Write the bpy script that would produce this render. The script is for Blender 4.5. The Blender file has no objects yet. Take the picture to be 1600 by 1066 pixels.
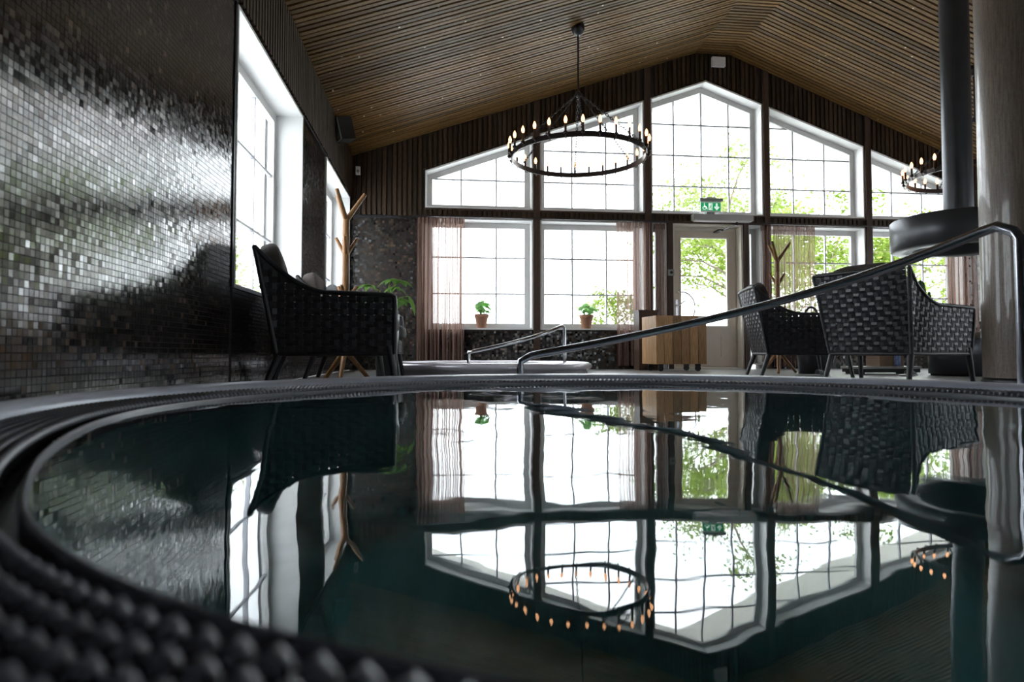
import bpy, bmesh, math, random
from mathutils import Vector, Matrix
R = random.Random(7)
PI = math.pi
sc = bpy.context.scene
COL = sc.collection

# ------------------------------------------------------------------ camera
cam = bpy.data.objects.new('camera', bpy.data.cameras.new('camera'))
COL.objects.link(cam)
sc.camera = cam
cam.data.sensor_width = 36.0
cam.data.lens = 36.0 * 1000 / 1600
cam.data.shift_y = -16 / 1600
cam.location = (0, 0, 0.22)
cam.rotation_euler = (PI / 2 + 0.035984, 0, -0.111464)
cam.data.clip_start = 0.02
cam.data.clip_end = 300
cam.data.dof.use_dof = True
cam.data.dof.focus_distance = 6.5
cam.data.dof.aperture_fstop = 3.0

# ------------------------------------------------------------------ world and exposure
world = bpy.data.worlds.new('overcast_sky')
sc.world = world
world.use_nodes = True
bg = world.node_tree.nodes['Background']
bg.inputs['Color'].default_value = (0.9, 0.95, 1.0, 1)
bg.inputs['Strength'].default_value = 7.8
sc.view_settings.view_transform = 'Standard'
sc.view_settings.look = 'None'
sc.view_settings.gamma = 1
sc.view_settings.use_curve_mapping = False
sc.view_settings.exposure = 0.12
sc.cycles.transparent_max_bounces = 24
sc.cycles.sample_clamp_indirect = 6.0

# ------------------------------------------------------------------ materials
MATS = {}


def new_mat(name):
    m = bpy.data.materials.new(name)
    m.use_nodes = True
    nt = m.node_tree
    b = nt.nodes['Principled BSDF']
    MATS[name] = m
    return m, nt, b


def node(nt, t, **kw):
    n = nt.nodes.new(t)
    for k, v in kw.items():
        setattr(n, k, v)
    return n


def world_pos(nt, scale=(1, 1, 1)):
    g = node(nt, 'ShaderNodeNewGeometry')
    mp = node(nt, 'ShaderNodeMapping')
    mp.inputs['Scale'].default_value = scale
    nt.links.new(g.outputs['Position'], mp.inputs['Vector'])
    return mp.outputs['Vector']


def ramp(nt, fac, stops):
    r = node(nt, 'ShaderNodeValToRGB')
    e = r.color_ramp.elements
    while len(e) < len(stops):
        e.new(0.5)
    for el, (p, c) in zip(e, stops):
        el.position = p
        el.color = (*c, 1)
    nt.links.new(fac, r.inputs['Fac'])
    return r.outputs['Color']


def plain(name, col, rough=0.5, metal=0.0, vary=0.12, scale=8, bump=0.0, spec=0.5, coat=0.0, obj=False, stretch=(1, 1, 1)):
    """solid colour with a little cloudy variation and optional fine relief"""
    m, nt, b = new_mat(name)
    if obj:
        tc = node(nt, 'ShaderNodeTexCoord')
        mp = node(nt, 'ShaderNodeMapping')
        mp.inputs['Scale'].default_value = stretch
        nt.links.new(tc.outputs['Object'], mp.inputs['Vector'])
        vec = mp.outputs['Vector']
    else:
        vec = world_pos(nt, stretch)
    n = node(nt, 'ShaderNodeTexNoise')
    n.inputs['Scale'].default_value = scale
    n.inputs['Detail'].default_value = 4
    nt.links.new(vec, n.inputs['Vector'])
    lo = tuple(c * (1 - vary) for c in col)
    hi = tuple(min(1, c * (1 + vary)) for c in col)
    c = ramp(nt, n.outputs['Fac'], [(0.3, lo), (0.7, hi)])
    nt.links.new(c, b.inputs['Base Color'])
    b.inputs['Roughness'].default_value = rough
    b.inputs['Metallic'].default_value = metal
    b.inputs['Specular IOR Level'].default_value = spec
    b.inputs['Coat Weight'].default_value = coat
    if bump:
        bp = node(nt, 'ShaderNodeBump')
        bp.inputs['Strength'].default_value = bump
        bp.inputs['Distance'].default_value = 0.01
        nt.links.new(n.outputs['Fac'], bp.inputs['Height'])
        nt.links.new(bp.outputs['Normal'], b.inputs['Normal'])
    return m


def wood(name, dark, light, stretch, rough=0.45, scale=6, dots=0.0, tone=0.35):
    """grain stretched along one axis, tone changes from board to board"""
    m, nt, b = new_mat(name)
    vec = world_pos(nt, stretch)
    oi = node(nt, 'ShaderNodeObjectInfo')
    add = node(nt, 'ShaderNodeVectorMath', operation='ADD')
    sc_ = node(nt, 'ShaderNodeVectorMath', operation='SCALE')
    sc_.inputs['Scale'].default_value = 37.0
    comb = node(nt, 'ShaderNodeCombineXYZ')
    for i in range(3):
        nt.links.new(oi.outputs['Random'], comb.inputs[i])
    nt.links.new(comb.outputs[0], sc_.inputs[0])
    nt.links.new(vec, add.inputs[0])
    nt.links.new(sc_.outputs[0], add.inputs[1])
    n = node(nt, 'ShaderNodeTexNoise')
    n.inputs['Scale'].default_value = scale
    n.inputs['Detail'].default_value = 6
    nt.links.new(add.outputs[0], n.inputs['Vector'])
    c = ramp(nt, n.outputs['Fac'], [(0.3, dark), (0.72, light)])
    mul = node(nt, 'ShaderNodeMix', data_type='RGBA', blend_type='MULTIPLY')
    mul.inputs['Factor'].default_value = 1.0
    nt.links.new(c, mul.inputs['A'])
    tr = ramp(nt, oi.outputs['Random'], [(0, (1 - tone,) * 3), (1, (1 + tone * 0.0,) * 3)])
    nt.links.new(tr, mul.inputs['B'])
    out = mul.outputs['Result']
    if dots:
        v = node(nt, 'ShaderNodeTexVoronoi')
        v.inputs['Scale'].default_value = 5.5
        nt.links.new(world_pos(nt), v.inputs['Vector'])
        kr = ramp(nt, v.outputs['Distance'], [(dots * 0.6, (1, 1, 1)), (dots, (0, 0, 0))])
        mk = node(nt, 'ShaderNodeMix', data_type='RGBA')
        nt.links.new(kr, mk.inputs['Factor'])
        nt.links.new(out, mk.inputs['A'])
        mk.inputs['B'].default_value = (0.85, 0.72, 0.52, 1)  # small pale dots scattered over the boards
        out = mk.outputs['Result']
    nt.links.new(out, b.inputs['Base Color'])
    b.inputs['Roughness'].default_value = rough
    b.inputs['Specular IOR Level'].default_value = 0.3
    bp = node(nt, 'ShaderNodeBump')
    bp.inputs['Strength'].default_value = 0.25
    bp.inputs['Distance'].default_value = 0.004
    nt.links.new(n.outputs['Fac'], bp.inputs['Height'])
    nt.links.new(bp.outputs['Normal'], b.inputs['Normal'])
    return m


def emit(name, col, strength):
    m, nt, b = new_mat(name)
    b.inputs['Base Color'].default_value = (*col, 1)
    b.inputs['Emission Color'].default_value = (*col, 1)
    b.inputs['Emission Strength'].default_value = strength
    return m


wood('ceiling_slat', (0.10, 0.051, 0.014), (0.30, 0.168, 0.056), (2.5, 30, 30), rough=0.5, dots=0.075, tone=0.55)
wood('wall_slat', (0.03, 0.018, 0.011), (0.095, 0.056, 0.029), (30, 30, 2.5), rough=0.55, tone=0.5)
wood('post_wood', (0.05, 0.03, 0.022), (0.11, 0.065, 0.045), (30, 30, 2), rough=0.5, tone=0.3)
wood('larch_plank', (0.42, 0.22, 0.09), (0.74, 0.46, 0.24), (22, 22, 1.5), rough=0.5, scale=5, tone=0.45)
wood('beech', (0.22, 0.1, 0.035), (0.36, 0.18, 0.07), (25, 25, 3), rough=0.4, scale=4, tone=0.2)
plain('slat_backing', (0.028, 0.023, 0.018), 0.9)
plain('white_paint', (0.82, 0.82, 0.81), 0.35, vary=0.03)
plain('window_frame', (0.62, 0.61, 0.6), 0.35, vary=0.03)
plain('muntin_paint', (0.5, 0.5, 0.54), 0.4, vary=0.04)
plain('cream_door', (0.6, 0.52, 0.43), 0.3, vary=0.03)
plain('cream_frame', (0.7, 0.65, 0.56), 0.32, vary=0.03)
plain('dark_metal', (0.022, 0.022, 0.026), 0.35, metal=0.2, vary=0.1)
plain('hood_metal', (0.075, 0.078, 0.085), 0.34, metal=0.55, vary=0.06)
plain('ring_metal', (0.05, 0.042, 0.04), 0.34, metal=0.7, vary=0.1)
plain('chrome', (0.75, 0.76, 0.8), 0.14, metal=1.0, vary=0.03)
plain('rail_metal', (0.4, 0.41, 0.45), 0.2, metal=0.9, vary=0.05)
plain('coping_satin', (0.58, 0.62, 0.72), 0.33, metal=0.1, vary=0.06, scale=14)
plain('coping_grate', (0.2, 0.208, 0.24), 0.34, vary=0.12, scale=30, spec=0.7)
plain('gutter_dark', (0.03, 0.03, 0.034), 0.4, vary=0.1)
plain('tub_shell', (0.74, 0.72, 0.79), 0.26, metal=0.25, vary=0.05)
plain('basin_teal', (0.3, 0.56, 0.57), 0.5, vary=0.2, scale=5)
plain('drain_dark', (0.01, 0.012, 0.014), 0.5)
plain('floor_stone', (0.24, 0.235, 0.23), 0.32, vary=0.18, scale=3, bump=0.05)
plain('grout', (0.02, 0.02, 0.022), 0.8)
plain('wicker', (0.021, 0.021, 0.024), 0.46, vary=0.3, scale=40, spec=0.6)
plain('wicker_back', (0.017, 0.017, 0.02), 0.36, vary=0.3, scale=40)
plain('cushion_dark', (0.1, 0.1, 0.1), 0.85, vary=0.2, scale=60, bump=0.15)
plain('cushion_grey', (0.28, 0.285, 0.29), 0.9, vary=0.2, scale=60, bump=0.2)
plain('cushion_brown', (0.06, 0.048, 0.042), 0.9, vary=0.2, scale=60, bump=0.2)
plain('pillow_rust', (0.5, 0.26, 0.16), 0.85, vary=0.35, scale=18)
plain('terracotta', (0.42, 0.21, 0.13), 0.75, vary=0.15, scale=25, bump=0.1)
plain('soil', (0.05, 0.035, 0.025), 0.95, vary=0.3, scale=60)
plain('device_white', (0.75, 0.72, 0.7), 0.4, vary=0.03)
plain('device_grey', (0.3, 0.33, 0.3), 0.45, vary=0.05)
plain('device_black', (0.012, 0.012, 0.012), 0.5)
plain('aluminium', (0.5, 0.49, 0.47), 0.35, metal=0.6, vary=0.05)
plain('cardboard', (0.24, 0.15, 0.1), 0.8, vary=0.15)
plain('blue_cloth', (0.3, 0.4, 0.72), 0.9, vary=0.25, scale=30)
plain('rubber', (0.02, 0.02, 0.02), 0.6)
plain('black_ceramic', (0.03, 0.028, 0.028), 0.4)
plain('bark', (0.26, 0.21, 0.17), 0.9, vary=0.4, scale=14, bump=0.3)
plain('soffit_board', (0.9, 0.87, 0.8), 0.7, vary=0.03)
plain('terrace', (0.88, 0.88, 0.87), 0.8, vary=0.04, scale=1)
plain('facade', (0.7, 0.7, 0.68), 0.8, vary=0.05)
plain('sign_white', (0.85, 0.88, 0.86), 0.4, vary=0.01)
emit('sign_green', (0.01, 0.36, 0.12), 0.55)
emit('sign_glow', (0.8, 0.9, 0.85), 0.7)
emit('bulb_glow', (1.0, 0.5, 0.24), 3.2)


def leaf_mat(name, a, b_, trans=0.5):
    m, nt, b = new_mat(name)
    g = node(nt, 'ShaderNodeNewGeometry')
    c = ramp(nt, g.outputs['Random Per Island'], [(0, a), (1, b_)])
    nt.nodes.remove(b)
    d = node(nt, 'ShaderNodeBsdfDiffuse')
    t = node(nt, 'ShaderNodeBsdfTranslucent')
    mx = node(nt, 'ShaderNodeMixShader')
    mx.inputs[0].default_value = trans
    nt.links.new(c, d.inputs['Color'])
    nt.links.new(c, t.inputs['Color'])
    nt.links.new(d.outputs[0], mx.inputs[1])
    nt.links.new(t.outputs[0], mx.inputs[2])
    nt.links.new(mx.outputs[0], nt.nodes['Material Output'].inputs['Surface'])
    return m


leaf_mat('tree_leaf', (0.10, 0.16, 0.02), (0.26, 0.34, 0.075))
leaf_mat('tree_leaf_pale', (0.13, 0.19, 0.045), (0.3, 0.36, 0.13))
leaf_mat('house_leaf', (0.1, 0.26, 0.05), (0.3, 0.5, 0.14), 0.4)
leaf_mat('geranium_leaf', (0.16, 0.4, 0.1), (0.4, 0.66, 0.28), 0.5)
leaf_mat('cactus_skin', (0.05, 0.09, 0.05), (0.08, 0.13, 0.07), 0.1)


def glass_mat():
    m, nt, b = new_mat('window_glass')
    nt.nodes.remove(b)
    lw = node(nt, 'ShaderNodeLayerWeight')
    lw.inputs['Blend'].default_value = 0.5
    pw = node(nt, 'ShaderNodeMath', operation='POWER')
    pw.inputs[1].default_value = 5.0
    nt.links.new(lw.outputs['Facing'], pw.inputs[0])
    fr = node(nt, 'ShaderNodeMath', operation='MULTIPLY_ADD')
    fr.inputs[1].default_value = 0.94
    fr.inputs[2].default_value = 0.04
    nt.links.new(pw.outputs[0], fr.inputs[0])
    tr = node(nt, 'ShaderNodeBsdfTransparent')
    tr.inputs['Color'].default_value = (0.97, 0.98, 0.98, 1)
    gl = node(nt, 'ShaderNodeBsdfGlossy')
    gl.inputs['Roughness'].default_value = 0.02
    mx = node(nt, 'ShaderNodeMixShader')
    nt.links.new(fr.outputs[0], mx.inputs[0])
    nt.links.new(tr.outputs[0], mx.inputs[1])
    nt.links.new(gl.outputs[0], mx.inputs[2])
    nt.links.new(mx.outputs[0], nt.nodes['Material Output'].inputs['Surface'])


glass_mat()


def water_mat():
    m, nt, b = new_mat('pool_water')
    nt.nodes.remove(b)
    vec = world_pos(nt, (1.0, 0.75, 1))
    n1 = node(nt, 'ShaderNodeTexNoise')
    n1.inputs['Scale'].default_value = 2.2
    n1.inputs['Detail'].default_value = 1.5
    nt.links.new(vec, n1.inputs['Vector'])
    n2 = node(nt, 'ShaderNodeTexNoise')
    n2.inputs['Scale'].default_value = 11
    n2.inputs['Detail'].default_value = 2
    nt.links.new(vec, n2.inputs['Vector'])
    ma = node(nt, 'ShaderNodeMath', operation='MULTIPLY_ADD')
    ma.inputs[1].default_value = 0.07
    nt.links.new(n2.outputs['Fac'], ma.inputs[0])
    nt.links.new(n1.outputs['Fac'], ma.inputs[2])
    bp = node(nt, 'ShaderNodeBump')
    bp.inputs['Strength'].default_value = 1.0
    bp.inputs['Distance'].default_value = 0.0055
    nt.links.new(ma.outputs[0], bp.inputs['Height'])
    fr = node(nt, 'ShaderNodeFresnel')
    fr.inputs['IOR'].default_value = 1.62
    nt.links.new(bp.outputs[0], fr.inputs['Normal'])
    tr = node(nt, 'ShaderNodeBsdfTransparent')
    tr.inputs['Color'].default_value = (0.5, 0.72, 0.72, 1)
    gl = node(nt, 'ShaderNodeBsdfGlossy')
    gl.inputs['Roughness'].default_value = 0.012
    gl.inputs['Color'].default_value = (0.97, 0.99, 1, 1)
    nt.links.new(bp.outputs[0], gl.inputs['Normal'])
    mx = node(nt, 'ShaderNodeMixShader')
    nt.links.new(fr.outputs[0], mx.inputs[0])
    nt.links.new(tr.outputs[0], mx.inputs[1])
    nt.links.new(gl.outputs[0], mx.inputs[2])
    nt.links.new(mx.outputs[0], nt.nodes['Material Output'].inputs['Surface'])


water_mat()


def sheer_mat():
    m, nt, b = new_mat('sheer_voile')
    nt.nodes.remove(b)
    tr = node(nt, 'ShaderNodeBsdfTransparent')
    d = node(nt, 'ShaderNodeBsdfDiffuse')
    t = node(nt, 'ShaderNodeBsdfTranslucent')
    vec = world_pos(nt, (120, 120, 4))
    n = node(nt, 'ShaderNodeTexNoise')
    n.inputs['Scale'].default_value = 1
    nt.links.new(vec, n.inputs['Vector'])
    c = ramp(nt, n.outputs['Fac'], [(0.3, (0.27, 0.175, 0.145)), (0.7, (0.36, 0.245, 0.205))])
    nt.links.new(c, d.inputs['Color'])
    nt.links.new(c, t.inputs['Color'])
    m1 = node(nt, 'ShaderNodeMixShader')
    m1.inputs[0].default_value = 0.5
    nt.links.new(d.outputs[0], m1.inputs[1])
    nt.links.new(t.outputs[0], m1.inputs[2])
    # a woven veil closes up where it turns edge-on to the eye
    lw = node(nt, 'ShaderNodeLayerWeight')
    lw.inputs['Blend'].default_value = 0.72
    mr = node(nt, 'ShaderNodeMapRange')
    mr.inputs['From Max'].default_value = 0.75
    mr.inputs['To Min'].default_value = 0.45
    mr.inputs['To Max'].default_value = 1.0
    nt.links.new(lw.outputs['Facing'], mr.inputs['Value'])
    m2 = node(nt, 'ShaderNodeMixShader')
    nt.links.new(mr.outputs[0], m2.inputs[0])
    nt.links.new(tr.outputs[0], m2.inputs[1])
    nt.links.new(m1.outputs[0], m2.inputs[2])
    nt.links.new(m2.outputs[0], nt.nodes['Material Output'].inputs['Surface'])


sheer_mat()


def tile_mat(name, grid):
    """dark glazed mosaic; grid=True draws the tiny far tiles as cells of the material"""
    m, nt, b = new_mat(name)
    if grid:
        g = node(nt, 'ShaderNodeNewGeometry')
        s = node(nt, 'ShaderNodeVectorMath', operation='SCALE')
        s.inputs['Scale'].default_value = 1 / 0.03
        nt.links.new(g.outputs['Position'], s.inputs[0])
        fl = node(nt, 'ShaderNodeVectorMath', operation='FLOOR')
        nt.links.new(s.outputs[0], fl.inputs[0])
        wn = node(nt, 'ShaderNodeTexWhiteNoise')
        nt.links.new(fl.outputs[0], wn.inputs['Vector'])
        rnd = wn.outputs['Value']
        sub = node(nt, 'ShaderNodeVectorMath', operation='SUBTRACT')
        sub.inputs[1].default_value = (0.5, 0.5, 0.5)
        nt.links.new(wn.outputs['Color'], sub.inputs[0])
        ms = node(nt, 'ShaderNodeVectorMath', operation='SCALE')
        ms.inputs['Scale'].default_value = 0.2
        nt.links.new(sub.outputs[0], ms.inputs[0])
        ad = node(nt, 'ShaderNodeVectorMath', operation='ADD')
        nt.links.new(g.outputs['Normal'], ad.inputs[0])
        nt.links.new(ms.outputs[0], ad.inputs[1])
        no = node(nt, 'ShaderNodeVectorMath', operation='NORMALIZE')
        nt.links.new(ad.outputs[0], no.inputs[0])
        nt.links.new(no.outputs[0], b.inputs['Normal'])
    else:
        g = node(nt, 'ShaderNodeNewGeometry')
        oi = node(nt, 'ShaderNodeObjectInfo')
        a = node(nt, 'ShaderNodeMath', operation='ADD')
        nt.links.new(g.outputs['Random Per Island'], a.inputs[0])
        nt.links.new(oi.outputs['Random'], a.inputs[1])
        f = node(nt, 'ShaderNodeMath', operation='FRACT')
        nt.links.new(a.outputs[0], f.inputs[0])
        rnd = f.outputs[0]
    c = ramp(nt, rnd, [(0, (0.012, 0.011, 0.0105)), (0.7, (0.03, 0.026, 0.024)), (0.92, (0.06, 0.043, 0.032)), (1, (0.13, 0.095, 0.07))])
    nt.links.new(c, b.inputs['Base Color'])
    rr = node(nt, 'ShaderNodeMapRange')
    rr.inputs['To Min'].default_value = 0.09
    rr.inputs['To Max'].default_value = 0.2
    nt.links.new(rnd, rr.inputs['Value'])
    nt.links.new(rr.outputs[0], b.inputs['Roughness'])
    b.inputs['Specular IOR Level'].default_value = 0.45 if grid else 1.0


tile_mat('mosaic_tile', False)
tile_mat('mosaic_far', True)


def column_mat():
    m, nt, b = new_mat('column_stone')
    vec = world_pos(nt, (40, 40, 2.2))
    n = node(nt, 'ShaderNodeTexNoise')
    n.inputs['Scale'].default_value = 3
    n.inputs['Detail'].default_value = 7
    nt.links.new(vec, n.inputs['Vector'])
    n2 = node(nt, 'ShaderNodeTexNoise')
    n2.inputs['Scale'].default_value = 60
    nt.links.new(world_pos(nt), n2.inputs['Vector'])
    mx = node(nt, 'ShaderNodeMath', operation='MULTIPLY_ADD')
    mx.inputs[1].default_value = 0.35
    nt.links.new(n2.outputs['Fac'], mx.inputs[0])
    nt.links.new(n.outputs['Fac'], mx.inputs[2])
    c = ramp(nt, mx.outputs[0], [(0.5, (0.1, 0.072, 0.052)), (0.85, (0.19, 0.146, 0.112))])
    nt.links.new(c, b.inputs['Base Color'])
    b.inputs['Roughness'].default_value = 0.45
    b.inputs['Coat Weight'].default_value = 0.4
    b.inputs['Coat Roughness'].default_value = 0.05


column_mat()


# ------------------------------------------------------------------ mesh helpers
class MB:
    def __init__(self):
        self.v, self.f, self.s = [], [], []

    def add(self, vs, fs, smooth=False):
        o = len(self.v)
        self.v += [tuple(p) for p in vs]
        self.f += [tuple(i + o for i in f) for f in fs]
        self.s += [smooth] * len(fs)
        return self

    def box(self, x0, x1, y0, y1, z0, z1, M=None):
        vs = [Vector(p) for p in ((x0, y0, z0), (x1, y0, z0), (x1, y1, z0), (x0, y1, z0), (x0, y0, z1), (x1, y0, z1), (x1, y1, z1), (x0, y1, z1))]
        if M:
            vs = [M @ p for p in vs]
        return self.add(vs, [(0, 3, 2, 1), (4, 5, 6, 7), (0, 1, 5, 4), (1, 2, 6, 5), (2, 3, 7, 6), (3, 0, 4, 7)])

    def prism(self, poly, y0, y1):
        """polygon in x,z extruded along y"""
        n = len(poly)
        vs = [(x, y0, z) for x, z in poly] + [(x, y1, z) for x, z in poly]
        fs = [tuple(range(n)), tuple(range(2 * n - 1, n - 1, -1))]
        fs += [(i, i + n, (i + 1) % n + n, (i + 1) % n) for i in range(n)]
        return self.add(vs, fs)

    def ring_prism(self, A, B, y0, y1):
        n = len(A)
        vs = [(x, y0, z) for x, z in A] + [(x, y1, z) for x, z in A] + [(x, y0, z) for x, z in B] + [(x, y1, z) for x, z in B]
        fs = []
        for i in range(n):
            j = (i + 1) % n
            fs += [(i, j, j + 2 * n, i + 2 * n), (i + n, i + 3 * n, j + 3 * n, j + n), (i, i + n, j + n, j), (i + 2 * n, j + 2 * n, j + 3 * n, i + 3 * n)]
        return self.add(vs, fs)

    def tube(self, path, rad, n=10, closed=False, caps=True, smooth=True):
        P = [Vector(p) for p in path]
        m = len(P)
        rads = rad if isinstance(rad, (list, tuple)) else [rad] * m
        vs, fs = [], []
        ref = None
        for i in range(m):
            if closed:
                t = (P[(i + 1) % m] - P[i - 1]).normalized()
            else:
                t = (P[min(i + 1, m - 1)] - P[max(i - 1, 0)]).normalized()
            if ref is None:
                ref = Vector((0, 0, 1)) if abs(t.z) < 0.9 else Vector((1, 0, 0))
            ref = (ref - t * ref.dot(t))
            if ref.length < 1e-5:
                ref = t.orthogonal()
            ref.normalize()
            bi = t.cross(ref)
            for k in range(n):
                a = 2 * PI * k / n
                vs.append(P[i] + (ref * math.cos(a) + bi * math.sin(a)) * rads[i])
        for i in range(m if closed else m - 1):
            j = (i + 1) % m
            for k in range(n):
                l = (k + 1) % n
                fs.append((i * n + k, i * n + l, j * n + l, j * n + k))
        self.add(vs, fs, smooth)
        if caps and not closed:
            self.add(vs[:n], [tuple(range(n - 1, -1, -1))])
            self.add(vs[-n:], [tuple(range(n))])
        return self

    def lathe(self, prof, n=32, c=(0, 0, 0), smooth=True, closed=False):
        vs, fs = [], []
        m = len(prof)
        for k in range(n):
            a = 2 * PI * k / n
            for r, z in prof:
                vs.append((c[0] + r * math.cos(a), c[1] + r * math.sin(a), c[2] + z))
        for k in range(n):
            l = (k + 1) % n
            for i in range(m if closed else m - 1):
                j = (i + 1) % m
                fs.append((k * m + i, l * m + i, l * m + j, k * m + j))
        return self.add(vs, fs, smooth)

    def oval(self, prof, ex, n=96, smooth=True):
        """profile (offset, z) swept round an ellipse ex=(cx,cy,a,b)"""
        cx, cy, a, b = ex
        vs, fs = [], []
        m = len(prof)
        for k in range(n):
            t = 2 * PI * k / n
            for g, z in prof:
                vs.append((cx + max(0, rim(t) + g) * math.cos(t), cy + max(0, rim(t) + g) * math.sin(t), z))
        for k in range(n):
            l = (k + 1) % n
            for i in range(m - 1):
                fs.append((k * m + i, l * m + i, l * m + i + 1, k * m + i + 1))
        return self.add(vs, fs, smooth)

    def superq(self, c, s, e=0.35, M=None, nu=20, nv=12):
        """rounded cushion: superellipsoid with half sizes s"""
        def p(w, q):
            return math.copysign(abs(w) ** q, w)
        vs, fs = [], []
        for j in range(nv + 1):
            ph = -PI / 2 + PI * j / nv
            for i in range(nu):
                th = 2 * PI * i / nu
                q = Vector((s[0] * p(math.cos(ph), e * 1.6) * p(math.cos(th), e), s[1] * p(math.cos(ph), e * 1.6) * p(math.sin(th), e), s[2] * p(math.sin(ph), e * 1.6)))
                q += Vector(c)
                vs.append(M @ q if M else q)
        for j in range(nv):
            for i in range(nu):
                l = (i + 1) % nu
                fs.append((j * nu + i, j * nu + l, (j + 1) * nu + l, (j + 1) * nu + i))
        return self.add(vs, fs, True)

    def mesh(self, name):
        me = bpy.data.meshes.new(name)
        me.from_pydata(self.v, [], self.f)
        me.polygons.foreach_set('use_smooth', self.s)
        me.update()
        return me

    def build(self, name, mat, parent=None, kind=None, fix=True):
        me = self.mesh(name)
        if fix:
            bm = bmesh.new()
            bm.from_mesh(me)
            bmesh.ops.recalc_face_normals(bm, faces=bm.faces)
            bm.to_mesh(me)
            bm.free()
        return place(name, me, mat, parent, kind)


def place(name, me, mat, parent=None, kind=None):
    if not me.materials:
        me.materials.append(MATS[mat])
    o = bpy.data.objects.new(name, me)
    COL.objects.link(o)
    if parent:
        o.parent = parent
    if kind:
        o['kind'] = kind
    return o


def thing(name, label, cat, loc=(0, 0, 0), rotz=0, group=None, kind=None):
    o = bpy.data.objects.new(name, None)
    o.empty_display_size = 0.05
    COL.objects.link(o)
    o.location = loc
    o.rotation_euler = (0, 0, rotz)
    tag(o, label, cat, group, kind)
    return o


def tag(o, label, cat=None, group=None, kind=None):
    o['label'] = label
    if cat:
        o['category'] = cat
    if group:
        o['group'] = group
    if kind:
        o['kind'] = kind
    return o


def dup(root, loc, rotz, label, parent=None):
    r = root.copy()
    COL.objects.link(r)
    r.location = loc
    r.rotation_euler = (0, 0, rotz)
    r['label'] = label
    for ch in list(root.children):
        c = ch.copy()
        COL.objects.link(c)
        c.parent = r
        for g in ch.children:
            d = g.copy()
            COL.objects.link(d)
            d.parent = c
    return r


def inset(poly, t):
    """convex polygon (counter-clockwise in x,z) shrunk by t"""
    n = len(poly)
    lines = []
    for i in range(n):
        (x0, z0), (x1, z1) = poly[i], poly[(i + 1) % n]
        dx, dz = x1 - x0, z1 - z0
        L = math.hypot(dx, dz)
        nx, nz = -dz / L, dx / L
        lines.append((nx, nz, nx * (x0 + nx * t) + nz * (z0 + nz * t)))
    out = []
    for i in range(n):
        a, b, c = lines[i - 1]
        d, e, f = lines[i]
        det = a * e - b * d
        out.append(((c * e - b * f) / det, (a * f - c * d) / det))
    return out


def clip(poly, rect):
    """polygon cut to the rectangle (x0,x1,z0,z1)"""
    x0, x1, z0, z1 = rect
    for ax, lim, sg in ((0, x0, 1), (0, x1, -1), (1, z0, 1), (1, z1, -1)):
        out = []
        for i in range(len(poly)):
            p, q = poly[i - 1], poly[i]
            ip, iq = sg * (p[ax] - lim) >= 0, sg * (q[ax] - lim) >= 0
            if ip != iq:
                t = (lim - p[ax]) / (q[ax] - p[ax])
                out.append((p[0] + t * (q[0] - p[0]), p[1] + t * (q[1] - p[1])))
            if iq:
                out.append(q)
        poly = out
        if len(poly) < 3:
            return []
    return poly


def area(poly):
    return 0.5 * abs(sum(poly[i - 1][0] * poly[i][1] - poly[i][0] * poly[i - 1][1] for i in range(len(poly))))


# ------------------------------------------------------------------ room dimensions
XL, XR, YF, YB = -1.245, 9.15, 9.0, -4.0      # left wall, right wall, gable wall, rear wall
SILL, T0, T1 = 0.56, 2.135, 2.27              # window sill, transom bottom and top
WT = 0.30                                     # wall thickness


def zc(x):
    if x < 3.72:
        return 4.70 - 0.345 * (3.72 - x)
    if x > 4.28:
        return 4.70 - 0.39 * (x - 4.28)
    return 4.70


def zw(x):                                     # top edge of the gable glazing
    return 4.28 - 0.36 * abs(x - 3.9)


EX = (0.62, 1.90, 1.46, 1.57)                  # pool: centre and half axes at the water's edge
KNOTS = [(-180, 1.445), (-163, 1.44), (-150, 1.465), (-138, 1.525), (-127, 1.61), (-116, 1.675), (-102, 1.71), (-85, 1.70), (-65, 1.65), (-40, 1.54), (-15, 1.455), (8, 1.425), (35, 1.42), (75, 1.52), (110, 1.48), (143, 1.43)]


def rim(t):
    """radius of the free-form pool at angle t, smooth through the knots"""
    d = (math.degrees(t) + 180) % 360 - 180
    n_ = len(KNOTS)
    i_ = max(q for q in range(n_) if KNOTS[q][0] <= d)
    K = lambda q: (KNOTS[q % n_][0] + 360 * (q // n_), KNOTS[q % n_][1])
    p0, p1, p2, p3 = K(i_ - 1), K(i_), K(i_ + 1), K(i_ + 2)
    h_ = p2[0] - p1[0]
    u = (d - p1[0]) / h_
    m1 = (p2[1] - p0[1]) / (p2[0] - p0[0]) * h_
    m2 = (p3[1] - p1[1]) / (p3[0] - p1[0]) * h_
    return (2 * u ** 3 - 3 * u * u + 1) * p1[1] + (u ** 3 - 2 * u * u + u) * m1 + (3 * u * u - 2 * u ** 3) * p2[1] + (u ** 3 - u * u) * m2


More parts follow.
